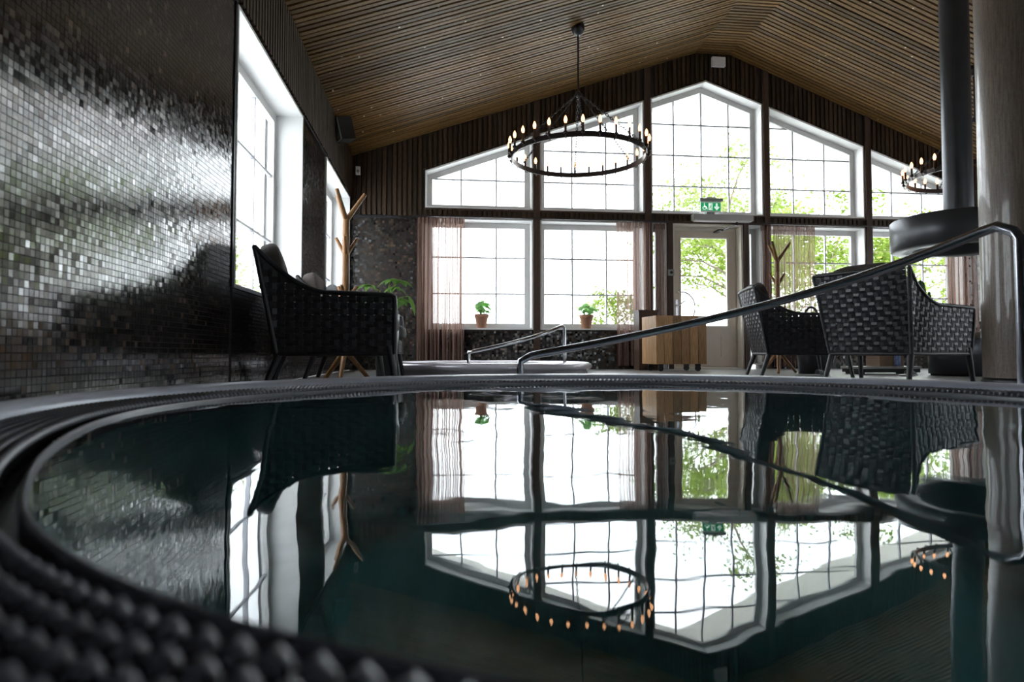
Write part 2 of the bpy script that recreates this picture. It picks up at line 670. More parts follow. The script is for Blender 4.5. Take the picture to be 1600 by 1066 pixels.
# ------------------------------------------------------------------ floor with the pool's opening
mb = MB()
N = 96
ring, outer = [], []
bx = (XL, XR, YB, YF + WT)
for k in range(N):
    t = 2 * PI * k / N
    c, s = math.cos(t), math.sin(t)
    ring.append((EX[0] + (rim(t) + 0.24) * c, EX[1] + (rim(t) + 0.24) * s, 0))
    tx = ((bx[1] if c > 0 else bx[0]) - EX[0]) / c if abs(c) > 1e-9 else 1e9
    ty = ((bx[3] if s > 0 else bx[2]) - EX[1]) / s if abs(s) > 1e-9 else 1e9
    u = min(tx, ty)
    outer.append((EX[0] + u * c, EX[1] + u * s, 0))
for (a, b) in ((bx[1], bx[3]), (bx[0], bx[3]), (bx[0], bx[2]), (bx[1], bx[2])):
    k = min(range(N), key=lambda i: (outer[i][0] - a) ** 2 + (outer[i][1] - b) ** 2)
    outer[k] = (a, b, 0)
mb.add(ring + outer, [(k, N + k, N + (k + 1) % N, (k + 1) % N) for k in range(N)])
floor = mb.build('floor', 'floor_stone')
tag(floor, 'grey stone floor around the round pool', None, None, 'structure')

# ------------------------------------------------------------------ gable wall
uppers = [(-0.22, 1.31), (1.41, 2.95), (3.05, 4.78), (4.87, 6.40), (6.50, 8.02)]
mb = MB()
PAN = [XL] + [v for w in uppers for v in w] + [XR]
mb.prism([(XL - 0.33, 0), (uppers[0][0], 0), (uppers[0][0], zc(uppers[0][0])), (XL - 0.33, zc(XL - 0.33))], YF, YF + WT)
mb.prism([(uppers[-1][1], 0), (XR, 0), (XR, zc(XR)), (uppers[-1][1], zc(uppers[-1][1]))], YF, YF + WT)
for i in range(4):
    a, b = uppers[i][1], uppers[i + 1][0]
    mb.prism([(a, 0), (b, 0), (b, zc(b)), (a, zc(a))], YF, YF + WT)
for i, (a, b) in enumerate(uppers):
    mb.prism([(a, T0), (b, T0), (b, T1), (a, T1)], YF, YF + WT)
    xs = sorted({a, b} | {x for x in (3.72, 3.9, 4.28) if a < x < b})
    for p, q in zip(xs, xs[1:]):
        mb.prism([(p, zw(p)), (q, zw(q)), (q, zc(q)), (p, zc(p))], YF, YF + WT)
    if i != 2:
        mb.prism([(a, 0), (b, 0), (b, SILL), (a, SILL)], YF, YF + WT)
    else:
        mb.prism([(3.28, 0), (3.37, 0), (3.37, T0), (3.28, T0)], YF, YF + WT)
        mb.prism([(4.45, 0), (4.53, 0), (4.53, T0), (4.45, T0)], YF, YF + WT)
wall_far = mb.build('wall_far', 'slat_backing')
tag(wall_far, 'dark gable wall of glazed bays with vertical wood slats above', None, None, 'structure')

# mosaic cladding of the gable wall below the sills and left of the windows
mb = MB()
mb.box(XL, -0.24, YF - 0.012, YF, 0, 2.12)
mb.build('mosaic_panel', 'mosaic_far', wall_far)
for a, b in ((-0.22, 3.05), (4.87, 8.02)):
    MB().box(a, b, YF - 0.012, YF, 0, SILL - 0.02).build('mosaic_panel', 'mosaic_far', wall_far)
MB().box(8.05, XR, YF - 0.012, YF, 0, 2.12).build('mosaic_panel', 'mosaic_far', wall_far)
MB().box(XL, -0.24, YF - 0.03, YF, 2.115, 2.145).build('cladding_strip', 'dark_metal', wall_far)

# posts between the bays
posts = [(1.315, 1.405, 0), (2.955, 3.045, 0), (4.785, 4.865, 0), (6.405, 6.495, 0)]
for a, b, z0 in posts:
    MB().prism([(a, z0), (b, z0), (b, zc(b) - 0.02), (a, zc(a) - 0.02)], YF - 0.04, YF).build('post', 'post_wood', wall_far)
for a, b in ((3.285, 3.365), (4.455, 4.525)):
    MB().box(a, b, YF - 0.04, YF, 0, T0).build('post', 'post_wood', wall_far)
MB().box(-0.24, 8.02, YF - 0.035, YF, T0 - 0.005, T0 + 0.03).build('transom_rail', 'post_wood', wall_far)
MB().box(-0.24, 8.02, YF - 0.03, YF, T1 - 0.022, T1 - 0.002).build('transom_rail', 'post_wood', wall_far)

# vertical slats above and between the glazing
x = XL + 0.02
P = 0.07
while x < XR - 0.05:
    xa, xb = x, x + 0.045
    xm = (xa + xb) / 2
    if not any(a - 0.05 < xm < b + 0.05 for a, b, _ in posts):
        bay = [w for w in uppers if w[0] - 0.03 < xm < w[1] + 0.03]
        zt = min(zc(xa), zc(xb)) - 0.015
        za = 2.15 if not bay else max(zw(xa), zw(xb)) + 0.012
        if zt - za > 0.02:
            MB().box(xa, xb, YF - 0.026, YF, za, zt).build('slat', 'wall_slat', wall_far, fix=False)
        if bay:
            MB().box(xa, xb, YF - 0.024, YF, T0 + 0.03, T1 - 0.02).build('slat', 'wall_slat', wall_far, fix=False)
    x += P


# ------------------------------------------------------------------ windows
def make_window(n, label, origin, rotz, poly, xs, zs, depth=0.25, board=0.03):
    """poly in local x,z; the wall's inner face is local y=0 and +y points outdoors"""
    w = thing('window_%d' % n, label, None, origin, rotz, None, 'structure')
    p1 = inset(poly, 0.022)
    p2 = inset(p1, 0.075)
    MB().ring_prism(poly, p1, -0.012, depth).build('reveal', 'white_paint', w)
    MB().ring_prism(p1, p2, depth - 0.055, depth).build('window_frame', 'window_frame', w)
    x0, x1 = min(p[0] for p in p2), max(p[0] for p in p2)
    z0, z1 = min(p[1] for p in p2), max(p[1] for p in p2)
    cx = [x0] + [v for v in xs if x0 + 0.05 < v < x1 - 0.05] + [x1]
    cz = [z0] + [v for v in zs if z0 + 0.05 < v < z1 - 0.05] + [z1]
    t = 0.010
    for v in cx[1:-1]:
        q = clip(p2, (v - t, v + t, z0, z1))
        if q:
            MB().prism(q, depth - 0.04, depth - 0.005).build('muntin', 'muntin_paint', w)
    for v in cz[1:-1]:
        q = clip(p2, (x0, x1, v - t, v + t))
        if q:
            MB().prism(q, depth - 0.036, depth - 0.009).build('muntin', 'muntin_paint', w)
    for i in range(len(cx) - 1):
        for j in range(len(cz) - 1):
            q = clip(p2, (cx[i] + t * (i > 0), cx[i + 1] - t * (i < len(cx) - 2), cz[j] + t * (j > 0), cz[j + 1] - t * (j < len(cz) - 2)))
            if q and area(q) > 0.002:
                MB().prism(q, depth - 0.026, depth - 0.020).build('pane', 'window_glass', w)
    return w


UZ = [T1 + 0.47 * k for k in range(1, 5)]
LZ = [SILL + (T0 - SILL) * k / 3 for k in (1, 2)]
names = ['leftmost upper gable window with sloping head', 'upper gable window behind the chandelier ring', 'tall pointed gable window above the door', 'upper gable window right of the pointed one', 'rightmost upper gable window beside the black flue']
lnames = ['lower window with sheer curtain at its left and a small potted plant', 'lower window with shrub outside and curtain at its right', None, 'lower window behind the right coat stand', 'lower window seen below the black fireplace hood']
k = 1
for i, (a, b) in enumerate(uppers):
    if i == 2:
        poly = [(a, T1), (b, T1), (b, zw(b)), (3.9, zw(3.9)), (a, zw(a))]
        xs = [a + (b - a) * q / 4 for q in (1, 2, 3)]
    else:
        poly = [(a, T1), (b, T1), (b, zw(b)), (a, zw(a))]
        xs = [a + (b - a) * q / 3 for q in (1, 2)]
    make_window(k, names[i], (0, YF, 0), 0, poly, xs, UZ)
    k += 1
    if i != 2:
        make_window(k, lnames[i], (0, YF, 0), 0, [(a, SILL), (b, SILL), (b, T0), (a, T0)], xs, LZ)
        k += 1
make_window(k, 'narrow sidelight with curtain, left of the glazed door', (0, YF, 0), 0, [(3.05, 0.08), (3.28, 0.08), (3.28, T0), (3.05, T0)], [], [])
make_window(k + 1, 'narrow sidelight right of the glazed door', (0, YF, 0), 0, [(4.53, 0.06), (4.775, 0.06), (4.775, T0), (4.53, T0)], [], [0.62])
LW1, LW2, LZ0, LZ1 = (4.0, 5.86), (7.05, 8.86), 0.62, 2.36
make_window(k + 2, 'large side wall window beside the near left armchair', (XL, 0, 0), PI / 2, [(LW1[0], LZ0), (LW1[1], LZ0), (LW1[1], LZ1), (LW1[0], LZ1)], [4.62, 5.24], [1.2, 1.78], depth=0.27)
make_window(k + 3, 'far side wall window behind the left coat stand', (XL, 0, 0), PI / 2, [(LW2[0], LZ0), (LW2[1], LZ0), (LW2[1], LZ1), (LW2[0], LZ1)], [7.66, 8.26], [1.2, 1.78], depth=0.27)

# ------------------------------------------------------------------ left wall
mb = MB()
X0, X1 = XL - 0.32, XL - 0.002
ZT = zc(XL) + 0.05
mb.box(X0, X1, YB, LW1[0], 0, ZT)
mb.box(X0, X1, LW1[0], LW1[1], 0, LZ0)
mb.box(X0, X1, LW1[0], LW1[1], LZ1, ZT)
mb.box(X0, X1, LW1[1], LW2[0], 0, ZT)
mb.box(X0, X1, LW2[0], LW2[1], 0, LZ0)
mb.box(X0, X1, LW2[0], LW2[1], LZ1, ZT)
mb.box(X0, X1, LW2[1], YF, 0, ZT)
wall_left = mb.build('wall_left', 'grout')
tag(wall_left, 'left side wall clad in glossy black mosaic with wood slats above', None, None, 'structure')
for a, b in ((1.0, LW1[0]), (LW1[1], LW2[0]), (LW2[1], YF)):
    MB().box(X1, XL + 0.012, a, b, LZ1 - 0.004, LZ1 + 0.014).build('cladding_strip', 'dark_metal', wall_left)
MB().box(X1, XL + 0.008, LW1[0] - 0.03, LW1[0] - 0.002, LZ0, LZ1).build('cladding_strip', 'dark_metal', wall_left)

# glazed tiles: the nearest ones in view are single tiles, the rest one field
PT = 0.0245
HT = 0.0109
tile_me = MB().add([(0, -HT - .0005, -HT - .0005), (0, HT + .0005, -HT - .0005), (0, HT + .0005, HT + .0005), (0, -HT - .0005, HT + .0005),
                    (0.002, -HT, -HT), (0.002, HT, -HT), (0.002, HT, HT), (0.002, -HT, HT)],
                   [(4, 5, 6, 7), (0, 1, 5, 4), (1, 2, 6, 5), (2, 3, 7, 6), (3, 0, 4, 7)]).mesh('tile')
field = MB()
cells = []
iy = 0
while True:
    y = 1.2 + PT * iy
    iy += 1
    if y > YF - 0.02:
        break
    iz = 0
    while True:
        z = 0.014 + PT * iz
        iz += 1
        if z > LZ1 - 0.015:
            break
        if any(a - HT < y < b + HT and z > LZ0 - HT for a, b in (LW1, LW2)) or LW1[0] - 0.04 < y < LW1[0]:
            continue
        cells.append((y, z))
near = sorted((c for c in cells if 2.0 < c[0] and 0.95 < c[1] < 2.0), key=lambda c: c[0])[:300]
near_set = set(near)
for (y, z) in cells:
    ry, rz = R.gauss(0, 0.008), R.gauss(0, 0.018)
    if (y, z) in near_set:
        o = place('tile', tile_me, 'mosaic_tile', wall_left)
        o.location = (X1, y, z)
        o.rotation_euler = (0, ry, rz)
    else:
        vs = []
        for (a, b, c) in ((0, -1.05, -1.05), (0, 1.05, -1.05), (0, 1.05, 1.05), (0, -1.05, 1.05), (1, -1, -1), (1, 1, -1), (1, 1, 1), (1, -1, 1)):
            dy, dz = b * HT, c * HT
            vs.append((X1 + 0.002 * a - dz * ry * a - dy * rz * a, y + dy, z + dz))
        field.add(vs, [(4, 5, 6, 7), (0, 1, 5, 4), (1, 2, 6, 5), (2, 3, 7, 6), (3, 0, 4, 7)])
field.build('tile_field', 'mosaic_tile', wall_left, 'stuff', fix=False)

# vertical slats of the left wall, above the mosaic
slat_l = MB().box(0, 0.03, 0, 0.045, LZ1 + 0.016, zc(XL) - 0.02).mesh('slat')
y = 3.2
while y < YF - 0.05:
    o = place('slat', slat_l, 'wall_slat', wall_left)
    o.location = (X1, y, 0)
    y += P

# ------------------------------------------------------------------ the other walls
RW = [(0.9, 2.76), (4.0, 5.86), (7.05, 8.86)]  # openings out of view, added to bring more daylight into the hall
mb = MB()
ys = [YB] + [v for w in RW for v in w] + [YF + WT]
for a, b in zip(ys[::2], ys[1::2]):
    mb.box(XR, XR + 0.3, a, b, 0, zc(XR) + 0.1)
for a, b in RW:
    mb.box(XR, XR + 0.3, a, b, 0, LZ0)
    mb.box(XR, XR + 0.3, a, b, LZ1, zc(XR) + 0.1)
wr = mb.build('wall_right', 'slat_backing')
tag(wr, 'dark right side wall', None, None, 'structure')
for q, (a, b) in enumerate(RW):
    make_window(k + 4 + q, ('nearest', 'middle', 'farthest')[q] + ' unseen window added in the right side wall for daylight', (XR, 0, 0), -PI / 2, [(-b, LZ0), (-a, LZ0), (-a, LZ1), (-b, LZ1)], [-b + (b - a) / 3, -b + (b - a) * 2 / 3], [1.2, 1.78], depth=0.27)
slat_r = MB().box(-0.03, 0, 0, 0.045, LZ1 + 0.02, zc(XR) - 0.02).mesh('slat')
for i in range(30):
    o = place('slat', slat_r, 'wall_slat', wr)
    o.location = (XR, YF - 0.1 - i * P, 0)
BW = [(4.1, 5.6), (6.6, 8.1)]  # unseen rear openings, added to lift the dark faces turned to the camera
mb = MB()
xs_ = [XL - 0.3] + [v for w in BW for v in w] + [XR + 0.3]
for a, b in zip(xs_[::2], xs_[1::2]):
    mb.box(a, b, YB - 0.3, YB, 0, LZ1)
for a, b in BW:
    mb.box(a, b, YB - 0.3, YB, 0, LZ0)
mb.prism([(XL - 0.3, LZ1), (XR + 0.3, LZ1), (XR + 0.3, zc(XR + 0.3)), (4.28, 4.7), (3.72, 4.7), (XL - 0.3, zc(XL - 0.3))], YB - 0.3, YB)
wb = mb.build('wall_back', 'slat_backing')
for q, (a, b) in enumerate(BW):
    make_window(k + 7 + q, ('left', 'right')[q] + ' unseen window added in the rear wall as fill light', (0, YB, 0), PI, [(-b, LZ0), (-a, LZ0), (-a, LZ1), (-b, LZ1)], [-b + (b - a) / 3, -b + (b - a) * 2 / 3], [1.2, 1.78], depth=0.27)
gk = MB().box(XL - 0.33, XR + 0.3, -40, YB - 0.3, -0.2, -0.02).build('rear_ground', 'terrace')
tag(gk, 'bright pale ground behind the building', None, None, 'structure')
tag(wb, 'dark wall at the rear of the hall', None, None, 'structure')

# ------------------------------------------------------------------ ceiling with slats
mb = MB()
mb.prism([(XL - 0.4, zc(XL - 0.4)), (3.72, 4.70), (4.28, 4.70), (XR + 0.4, zc(XR + 0.4)), (XR + 0.4, zc(XR + 0.4) + 0.12), (4.28, 4.82), (3.72, 4.82), (XL - 0.4, zc(XL - 0.4) + 0.12)], YB - 0.3, YF + WT)
ceiling = mb.build('ceiling', 'slat_backing')
tag(ceiling, 'gabled ceiling lined with narrow brown wood slats', None, None, 'structure')


def slope_mesh(L):
    return MB().box(0, L, -0.0225, 0.0225, -0.024, 0).mesh('slat')


LL = math.hypot(3.72 - XL, 4.70 - zc(XL))
LR = math.hypot(XR - 4.28, 4.70 - zc(XR))
mL, mF, mR = slope_mesh(LL), slope_mesh(0.56), slope_mesh(LR)
y = YF - 0.05
i = 0
while y > 3.3:
    o = place('slat', mL, 'ceiling_slat', ceiling)
    o.location = (XL, y, zc(XL) - 0.001 - 0.004 * (i % 3 == 0))
    o.rotation_euler = (0, -math.atan(0.345), 0)
    o = place('slat', mF, 'ceiling_slat', ceiling)
    o.location = (3.72, y, 4.699)
    o = place('slat', mR, 'ceiling_slat', ceiling)
    o.location = (4.28, y, 4.699 - 0.004 * (i % 3 == 1))
    o.rotation_euler = (0, math.atan(0.39), 0)
    y -= P
    i += 1

# ------------------------------------------------------------------ door
door = thing('door_1', 'cream glazed door with lower panel under the green exit sign', None, (0, YF, 0), 0, None, 'structure')
fr = [(3.37, 0.0), (4.45, 0.0), (4.45, T0), (3.37, T0)]
MB().ring_prism(fr, [(3.40, 0.02), (4.42, 0.02), (4.42, T0 - 0.03), (3.40, T0 - 0.03)], -0.012, 0.26).build('door_lining', 'cream_frame', door)
MB().ring_prism([(3.40, 0.02), (4.42, 0.02), (4.42, 2.105), (3.40, 2.105)], [(3.43, 0.05), (4.39, 0.05), (4.39, 2.045), (3.43, 2.045)], 0.15, 0.22).build('door_frame', 'cream_frame', door)
leaf = MB()
leaf.ring_prism([(3.435, 0.035), (4.385, 0.035), (4.385, 2.055), (3.435, 2.055)], [(3.53, 0.62), (4.27, 0.62), (4.27, 1.955), (3.53, 1.955)], 0.13, 0.18)
leaf_o = leaf.build('door_leaf', 'cream_door', door)
MB().ring_prism([(3.62, 0.15), (4.18, 0.15), (4.18, 0.52), (3.62, 0.52)], [(3.645, 0.175), (4.155, 0.175), (4.155, 0.495), (3.645, 0.495)], 0.12, 0.14).build('panel_moulding', 'cream_door', leaf_o)
MB().ring_prism([(3.525, 0.615), (4.275, 0.615), (4.275, 1.96), (3.525, 1.96)], [(3.545, 0.635), (4.255, 0.635), (4.255, 1.94), (3.545, 1.94)], 0.12, 0.14).build('glazing_bead', 'cream_frame', leaf_o)
MB().box(3.535, 4.265, 0.15, 0.158, 0.625, 1.95).build('pane', 'window_glass', door)
# lock plate with lever, and the big curved pull
lk = MB().box(3.452, 3.49, 0.105, 0.13, 0.78, 1.02).build('lock_plate', 'chrome', door)
MB().tube([(3.47, 0.11, 0.93), (3.47, 0.06, 0.93), (3.50, 0.05, 0.95), (3.58, 0.05, 1.0)], 0.01).build('lever', 'chrome', lk)
pull = [(3.475, 0.12, 1.13), (3.48, 0.06, 1.13)]
for q in range(13):
    a = PI / 2 - PI * q / 12
    pull.append((3.53 + 0.2 * math.cos(a), 0.055, 0.90 + 0.23 * math.sin(a)))
pull += [(3.48, 0.06, 0.67), (3.475, 0.12, 0.67)]
MB().tube(pull, 0.012, 8).build('pull_handle', 'chrome', door)

op = thing('door_operator', 'grey automatic door opener box with arm above the door', 'door opener', (3.65, YF - 0.04, 2.165))
MB().box(0, 0.9, -0.1, 0.02, 0, 0.085).build('housing', 'aluminium', op)
MB().box(-0.006, 0.0, -0.1, 0.02, 0.0, 0.085).build('end_cap', 'device_grey', op)
MB().box(0.9, 0.906, -0.1, 0.02, 0.0, 0.085).build('end_cap', 'device_grey', op)
MB().box(0.02, 0.88, -0.095, 0.0, -0.012, 0.0).build('base_rail', 'device_white', op)
MB().tube([(0.67, -0.05, 0), (0.67, -0.05, -0.06)], 0.016, 8).build('spindle', 'device_black', op)
MB().tube([(0.68, -0.05, -0.055), (0.46, -0.02, -0.125)], 0.009, 8).build('arm', 'chrome', op)
MB().box(0.4, 0.47, -0.04, 0.16, -0.14, -0.118).build('bracket', 'device_black', op)

kp = thing('door_keypad', 'small grey keypad on the post left of the door', 'keypad', (3.325, YF - 0.04, 1.40))
MB().box(-0.045, 0.045, -0.03, 0, -0.045, 0.045).build('housing', 'device_grey', kp)
MB().tube([(0, -0.03, 0), (0, -0.04, 0)], 0.022, 14).build('button', 'device_black', kp)

# ------------------------------------------------------------------ exit sign
ex = thing('exit_sign', 'lit green emergency exit sign with wheelchair, runner and arrow', 'sign', (3.935, YF - 0.05, T1))
MB().box(-0.06, 0.06, -0.01, 0.05, 0.0, 0.03).build('wall_bracket', 'device_grey', ex)
MB().box(-0.175, 0.175, -0.05, 0.03, 0.185, 0.225).build('lamp_bar', 'device_grey', ex)
MB().box(-0.07, 0.07, -0.03, 0.02, 0.225, 0.245).build('lamp_cap', 'device_white', ex)
pan = MB().box(-0.155, 0.155, -0.012, 0.0, 0.03, 0.185).build('sign_panel', 'sign_white', ex)
MB().box(-0.145, 0.145, -0.016, -0.011, 0.05, 0.165).build('green_field', 'sign_green', pan)


def icon(mb_, name):
    mb_.build(name, 'sign_glow', pan)


w_ = MB()
cxw, czw = -0.097, 0.09
w_.ring_prism([(cxw + 0.03 * math.cos(a), czw + 0.03 * math.sin(a)) for a in [PI * .85 + 1.5 * PI * q / 14 for q in range(15)]],
              [(cxw + 0.021 * math.cos(a), czw + 0.021 * math.sin(a)) for a in [PI * .85 + 1.5 * PI * q / 14 for q in range(15)]], -0.018, -0.0155)
w_.prism([(cxw - .006, .147), (cxw + .006, .147), (cxw + .009, .153), (cxw + .006, .16), (cxw - .006, .16), (cxw - .009, .153)], -0.018, -0.0155)
w_.prism([(cxw - .006, .098), (cxw + .006, .098), (cxw + .004, .143), (cxw - .008, .143)], -0.018, -0.0155)
w_.prism([(cxw - .004, .098), (cxw + .028, .098), (cxw + .028, .108), (cxw - .004, .108)], -0.018, -0.0155)
w_.prism([(cxw + .022, .1), (cxw + .038, .064), (cxw + .048, .068), (cxw + .032, .104)], -0.018, -0.0155)
icon(w_, 'wheelchair_symbol')
d_ = MB()
d_.prism([(-.035, .058), (.025, .058), (.025, .158), (-.035, .158)], -0.018, -0.0155)
icon(d_, 'doorway_symbol')
r_ = MB()
r_.prism([(-.002, .132), (.01, .132), (.01, .146), (-.002, .146)], -0.02, -0.0175)
r_.prism([(-.014, .1), (.0, .096), (.008, .128), (-.006, .13)], -0.02, -0.0175)
r_.prism([(-.012, .102), (-.03, .08), (-.024, .074), (-.002, .096)], -0.02, -0.0175)
r_.prism([(-.004, .098), (.012, .08), (.004, .062), (.012, .06), (.022, .082), (.006, .102)], -0.02, -0.0175)
r_.prism([(.004, .12), (.02, .108), (.018, .102), (.002, .112)], -0.02, -0.0175)
r_.build('running_figure', 'sign_green', pan)
a_ = MB()
a_.prism([(.078, .1), (.102, .1), (.102, .158), (.078, .158)], -0.018, -0.0155)
a_.prism([(.09, .056), (.132, .1), (.114, .114), (.09, .09), (.066, .114), (.048, .1)], -0.018, -0.0155)
icon(a_, 'down_arrow')

# small devices high on the walls
s = thing('wall_siren', 'white square alarm box under the ridge', 'alarm', (4.08, YF - 0.03, 4.545))
MB().box(-0.1, 0.1, -0.05, 0.0, -0.07, 0.07).build('housing', 'device_white', s)
MB().box(-0.085, 0.085, -0.056, -0.05, -0.055, 0.055).build('cover', 'device_white', s)
s = thing('motion_sensor', 'small pale motion sensor in the far left corner', 'sensor', (-1.14, YF - 0.03, 2.75))
MB().box(-0.03, 0.03, -0.05, 0.0, -0.055, 0.055).build('housing', 'device_white', s)
MB().superq((0, -0.05, -0.01), (0.02, 0.012, 0.025), 0.8).build('lens', 'device_grey', s)
s = thing('wall_speaker', 'dark loudspeaker high in the far left corner', 'speaker', (-1.15, 7.6, 2.86), math.radians(-62))
MB().box(-0.09, 0.09, -0.07, 0.1, -0.14, 0.12, Matrix.Rotation(math.radians(14), 4, 'X')).build('cabinet', 'device_black', s)
MB().box(-0.085, 0.085, -0.082, -0.07, -0.135, 0.115, Matrix.Rotation(math.radians(14), 4, 'X')).build('grille', 'device_grey', s)

# ------------------------------------------------------------------ the pool
pool = thing('whirlpool_pool', 'large round whirlpool pool with dark teal water in the foreground', 'pool', (EX[0], EX[1], 0))
E0 = (0, 0, EX[2], EX[3])
fl = MB().oval([(0.178, 0.02), (0.178, 0.082), (0.186, 0.094), (0.205, 0.101), (0.238, 0.105), (0.268, 0.103), (0.281, 0.094), (0.287, 0.078), (0.287, 0.0)], E0, 160).build('coping', 'coping_satin', pool)
MB().oval([(0.18, 0.03), (0.006, 0.03)], E0, 120).build('gutter', 'gutter_dark', pool)
MB().oval([(0.008, 0.028), (0.008, 0.062), (0.006, 0.066), (0.004, 0.067), (0.002, 0.066), (0.0, 0.062), (0.0, 0.02)], E0, 160).build('inner_lip', 'coping_grate', pool)
for g in (0.044, 0.067, 0.090, 0.113, 0.136, 0.159):
    path, rad = [], []
    n = 1720
    for k in range(n):
        t = 2 * PI * k / n
        path.append(((rim(t) + g) * math.cos(t), (rim(t) + g) * math.sin(t), 0.068 + 0.003 * math.cos(k * PI / 2)))
        rad.append(0.0085 + 0.0028 * math.cos(k * PI / 2))
    MB().tube(path, rad, 6, closed=True).build('grating_rib', 'coping_grate', pool, fix=False)
br = MB()
for k in range(190):
    t = 2 * PI * k / 190
    c, s_ = math.cos(t), math.sin(t)
    br.tube([((rim(t) + 0.03) * c, (rim(t) + 0.03) * s_, 0.054), ((rim(t) + 0.18) * c, (rim(t) + 0.18) * s_, 0.054)], 0.006, 4, caps=False, smooth=False)
br.build('grating_crossbars', 'gutter_dark', pool, 'stuff', fix=False)
MB().oval([(0.0, 0.03), (-0.02, -0.38), (-0.06, -0.42), (-0.5, -0.42), (-0.53, -0.46), (-0.56, -0.92), (-0.62, -0.98), (-1.45, -1.0)], E0, 96).build('basin', 'basin_teal', pool)
dr = MB().lathe([(0.0, 0.012), (0.13, 0.012), (0.15, 0.0), (0.15, -0.01)], 28, (0.28, -0.55, -0.985)).build('drain_cover', 'drain_dark', pool)
mb = MB()
n = 96
rings = [1.0, 0.66, 0.33]
vs = [(0, 0, 0.057)]
for q in rings:
    vs += [((rim(2 * PI * k / n) + 0.002) * q * math.cos(2 * PI * k / n), (rim(2 * PI * k / n) + 0.002) * q * math.sin(2 * PI * k / n), 0.057) for k in range(n)]
fs = []
for r in range(2):
    for k in range(n):
        fs.append((1 + r * n + k, 1 + r * n + (k + 1) % n, 1 + (r + 1) * n + (k + 1) % n, 1 + (r + 1) * n + k))
for k in range(n):
    fs.append((1 + 2 * n + k, 1 + 2 * n + (k + 1) % n, 0))
mb.add(vs, fs, True)
MB.build(mb, 'water', 'pool_water', pool)

# ------------------------------------------------------------------ handrails
rail = thing('pool_handrail', 'long curved metal handrail rising along the far pool edge', 'handrail', (EX[0], EX[1], 0))
a0, a1 = math.radians(94.5), math.radians(15.0)
ga, gb = EX[2] + 0.35, EX[3] + 0.35
pts = [(ga * math.cos(a0), gb * math.sin(a0), 0.0), (ga * math.cos(a0), gb * math.sin(a0), 0.13)]
n = 40
for k in range(n + 1):
    t = k / n
    a = a0 + (a1 - a0) * t
    z = 0.20 + 0.42 * t + 0.165 * t * t
    if t < 0.04:
        z -= 0.025 * (1 - t / 0.04) ** 2
    if t > 0.965:
        z -= 0.055 * ((t - 0.965) / 0.035) ** 2
    pts.append((ga * math.cos(a), gb * math.sin(a), z))
e = pts[-1]
a2 = a1 - 0.012
pts += [(ga * math.cos(a2), gb * math.sin(a2), e[2] - 0.035), (ga * math.cos(a2), gb * math.sin(a2), 0.0)]
MB().tube(pts, 0.0225, 16).build('rail', 'rail_metal', rail)
for q in (pts[0], pts[-1]):
    MB().lathe([(0.0, 0.012), (0.045, 0.012), (0.05, 0.0)], 20, (q[0], q[1], 0.0)).build('floor_flange', 'rail_metal', rail)

# ------------------------------------------------------------------ second tub
TC = (0.5, 7.25)
tub = thing('hot_tub', 'pale round hot tub rim beyond the pool, below the curtained window', 'hot tub', (TC[0], TC[1], 0))
MB().lathe([(0.98, 0.06), (1.0, 0.118), (1.03, 0.13), (1.1, 0.134), (1.16, 0.128), (1.2, 0.108), (1.21, 0.08), (1.19, 0.055), (1.16, 0.05), (1.16, 0.0)], 96).build('rim', 'tub_shell', tub)
MB().lathe([(1.0, 0.1), (0.97, 0.03), (0.0, 0.02)], 64).build('basin', 'basin_teal', tub)
MB().lathe([(0.99, 0.085), (0.0, 0.085)], 64).build('water', 'pool_water', tub)
tr_ = thing('tub_handrail', 'thin metal handrail on the rim of the hot tub', 'handrail', (TC[0], TC[1], 0))
pts = []
r0 = 1.1
b0, b1 = math.radians(-102), math.radians(-48)
for k in range(25):
    t = k / 24
    a = b0 + (b1 - b0) * t
    pts.append((r0 * math.cos(a), r0 * math.sin(a), 0.235 + 0.2 * t + 0.07 * t * t))
pts = [(pts[0][0], pts[0][1], 0.12), (pts[0][0], pts[0][1], 0.215)] + pts + [(pts[-1][0] + 0.025, pts[-1][1] + 0.02, 0.485), (pts[-1][0] + 0.03, pts[-1][1] + 0.025, 0.12)]
MB().tube(pts, 0.017, 12).build('rail', 'chrome', tr_)

